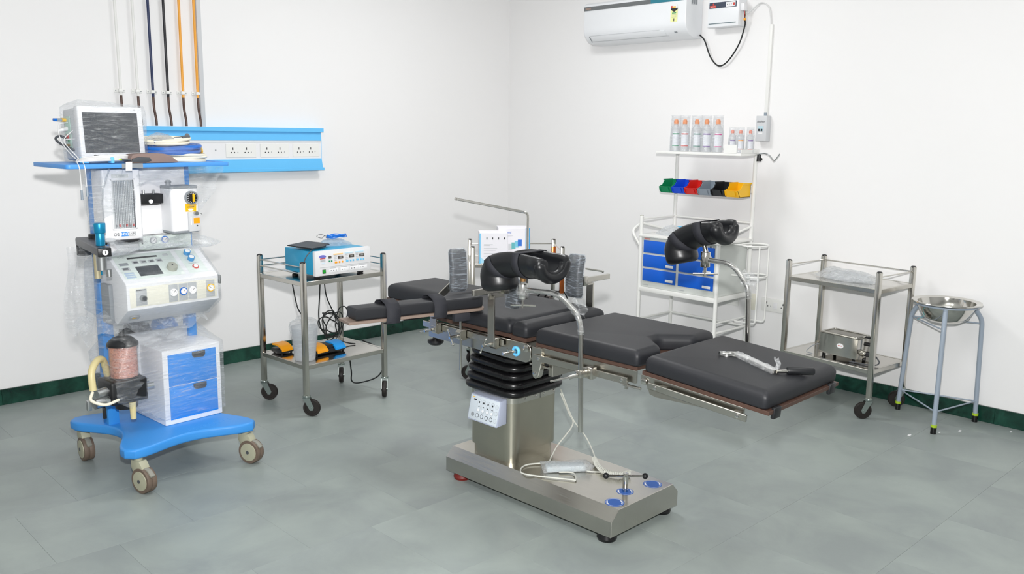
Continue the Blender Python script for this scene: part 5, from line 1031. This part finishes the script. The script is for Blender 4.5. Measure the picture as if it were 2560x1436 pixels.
for z in (.96, .75): G().tube([(.07+.10*math.cos(a*.2618), yr-.115+.085*math.sin(a*.2618), z) for a in range(24)], .006, 8, closed=True).out('cylinder_ring', PWHITE, ca)
for x in (.0, .12): G().tube(fillet([(x, yr-.19, .96), (x, yr-.19, .43), (x, yr-.03, .43)], .03), .0055, 8).out('cylinder_bar', PWHITE, ca)
G().cyl((-.02, yr, .96), (.0, yr-.05, .96), .006, seg=8).out('ring_arm', PWHITE, ca); G().cyl((-.02, yr, .75), (.0, yr-.05, .75), .006, seg=8).out('ring_arm', PWHITE, ca); G().cyl((xf, yr, .43), (xb, yr, .43), .0055, seg=8).out('ring_arm', PWHITE, ca)
# bins
bin_defs = [('green', GREEN), ('blue', BBLUE), ('red', RED), ('grey', GREYB), ('black', BLK), ('yellow', YEL)]
for i, (c, m_) in enumerate(bin_defs):
    t = thing('parts_bin', f'{c} open-front plastic bin hanging on the cart rail', 'bin', (-.212, -2.05-.111*i, 1.274), 0, 'coloured bins on the cart'); hw = .052; th = .003
    g = G(); sidep = [(0, 0), (-.135, 0), (-.155, .012), (-.165, .045), (-.125, .058), (-.10, .088), (0, .095)]
    for s_ in (-1, 1): g.prism(sidep, s_*hw, s_*(hw-th), 'y', m=None)
    g.box((-.135, -hw, 0), (0, hw, th)); g.box((-th, -hw, 0), (0, hw, .095)); g.prism([(-.135, 0), (-.165, .045), (-.161, .046), (-.131, .003)], -hw, hw, 'y')
    g.out('tray', m_, t); G().prism([(-.165, .043), (-.172, .043), (-.150, .008), (-.145, .008)], -.03, .03, 'y').out('front_lip', m_, t); G().box((-.105, -.0575, .088), (.008, -.0525, .098)).box((-.105, .0525, .088), (.008, .0575, .098)).out('rim', m_, t)
# bottles
def bottle(h, r, label_m, lo_m, loc, label, big):
    t = thing('saline_bottle', label, 'bottle', loc, 0, 'bottles on the cart shelf')
    G().lathe([(.001, 0), (r*.94, 0), (r, .006), (r, h*.62), (r*.9, h*.70), (r*.42, h*.80), (r*.38, h*.84), (.001, h*.84)], seg=24).out('body', BOTTLE, t)
    G().lathe([(r*.42, h*.82), (r*.45, h*.9), (r*.34, h*.95), (.001, h*.97)], seg=18, cap=True).out('cap', ORCAP if big else mat('salmon_cap', '#f08a70', .5), t)
    a0, a1 = R(180), R(260); n = 8
    for v0, v1, m_ in ((h*.14, h*.56, mat('bottle_label', '#e8e9ee', .5)), (h*.505, h*.54, label_m), (h*.15, h*.175, lo_m)):
        k = 1.012 if m_.name == 'bottle_label' else 1.022
        g = G().grid(lambda u, v: (r*k*math.cos(a0+(a1-a0)*u), r*k*math.sin(a0+(a1-a0)*u), v0+(v1-v0)*v), n, 1); g.out('label' if m_.name == 'bottle_label' else 'print_band', m_, t)
    g = G().lathe([(r*1.06, .002), (r*1.1, h*.4), (r*1.0, h*.8), (r*.95, h*1.05), (r*1.05, h*1.08)], seg=24)
    for v in g.bm.verts: v.co += V((v.co.x, v.co.y, 0))*.12*noise.noise(v.co*30+V((loc[1]*9, 0, 0)))
    g.out('clear_bag', FILM, t, ang=70)
PURP = mat('purple_print', '#7a4f9c', .5); MAG = mat('magenta_print', '#d0458f', .5); GRN2 = mat('dkgreen_print', '#4f8a7a', .5)
for i, (y, a_, b_, c) in enumerate(((-2.065, INKG, INKG, 'green'), (-2.15, INKR, INKR, 'red'), (-2.245, GRN2, GRN2, 'dark green'), (-2.335, PURP, PURP, 'purple'), (-2.42, MAG, MAG, 'magenta'))):
    bottle(.235, .037, a_, b_, (-.29-.012*(i % 2), y, 1.5755), f'large orange-capped bottle with {c} print on the cart shelf', 1)
for y, x, a_, c in ((-2.545, -.30, PURP, 'purple'), (-2.60, -.285, AMBER, 'orange'), (-2.66, -.26, PURP, 'purple, nearest the breaker box')):
    bottle(.16, .026, a_, INKR, (x, y, 1.5755), f'small bottle with print in {c}, right on the cart shelf', 0)
tb_ = thing('plastic_bag', 'crumpled clear bag with light blue print on the cart top', 'bag', (-.43, -2.20, .986), 0)
g = G(); g.hull([(.13*math.cos(a), .15*math.sin(a), 0.002) for a in [k*.5 for k in range(13)]]+[(.03, .05, .07), (-.04, -.02, .05), (0, -.1, .055)], 0, 4, .012, 14); g.out('bag', FILMH, tb_, ang=70); G(Matrix.Translation((-.05, -.09, .062)) @ Matrix.Rotation(R(20), 4, 'X')).box((-.03, -.02, 0), (.03, .02, .001)).out('blue_print', LBLUE, tb_)
tag(G().box((-.55, -2.64, .986), (-.38, -2.45, .994), .001, 1).out('paper_stack', PINKR), 'pale red papers on the right end of the cart top', 'papers')

for x, y, r, lb_ in ((-.30, -4.19, .012, 'white paint fleck on the floor between the stand front and right feet'), (-.60, -4.02, .013, 'white paint fleck on the floor in front of the stand'), (-.42, -4.12, .008, 'small white fleck beside the stand front foot'), (-.09, -4.40, .009, 'rightmost white fleck on the floor near the green baseboard')):
    t_ = tag(G().prism([(r*1.4*math.cos(a), r*.7*math.sin(a)*random.uniform(.7, 1.1)) for a in [k*.785 for k in range(8)]], 0, .0015).out('paint_fleck', WHITE), lb_, 'fleck', 'white flecks by the basin stand'); t_.location = (x, y, 0)
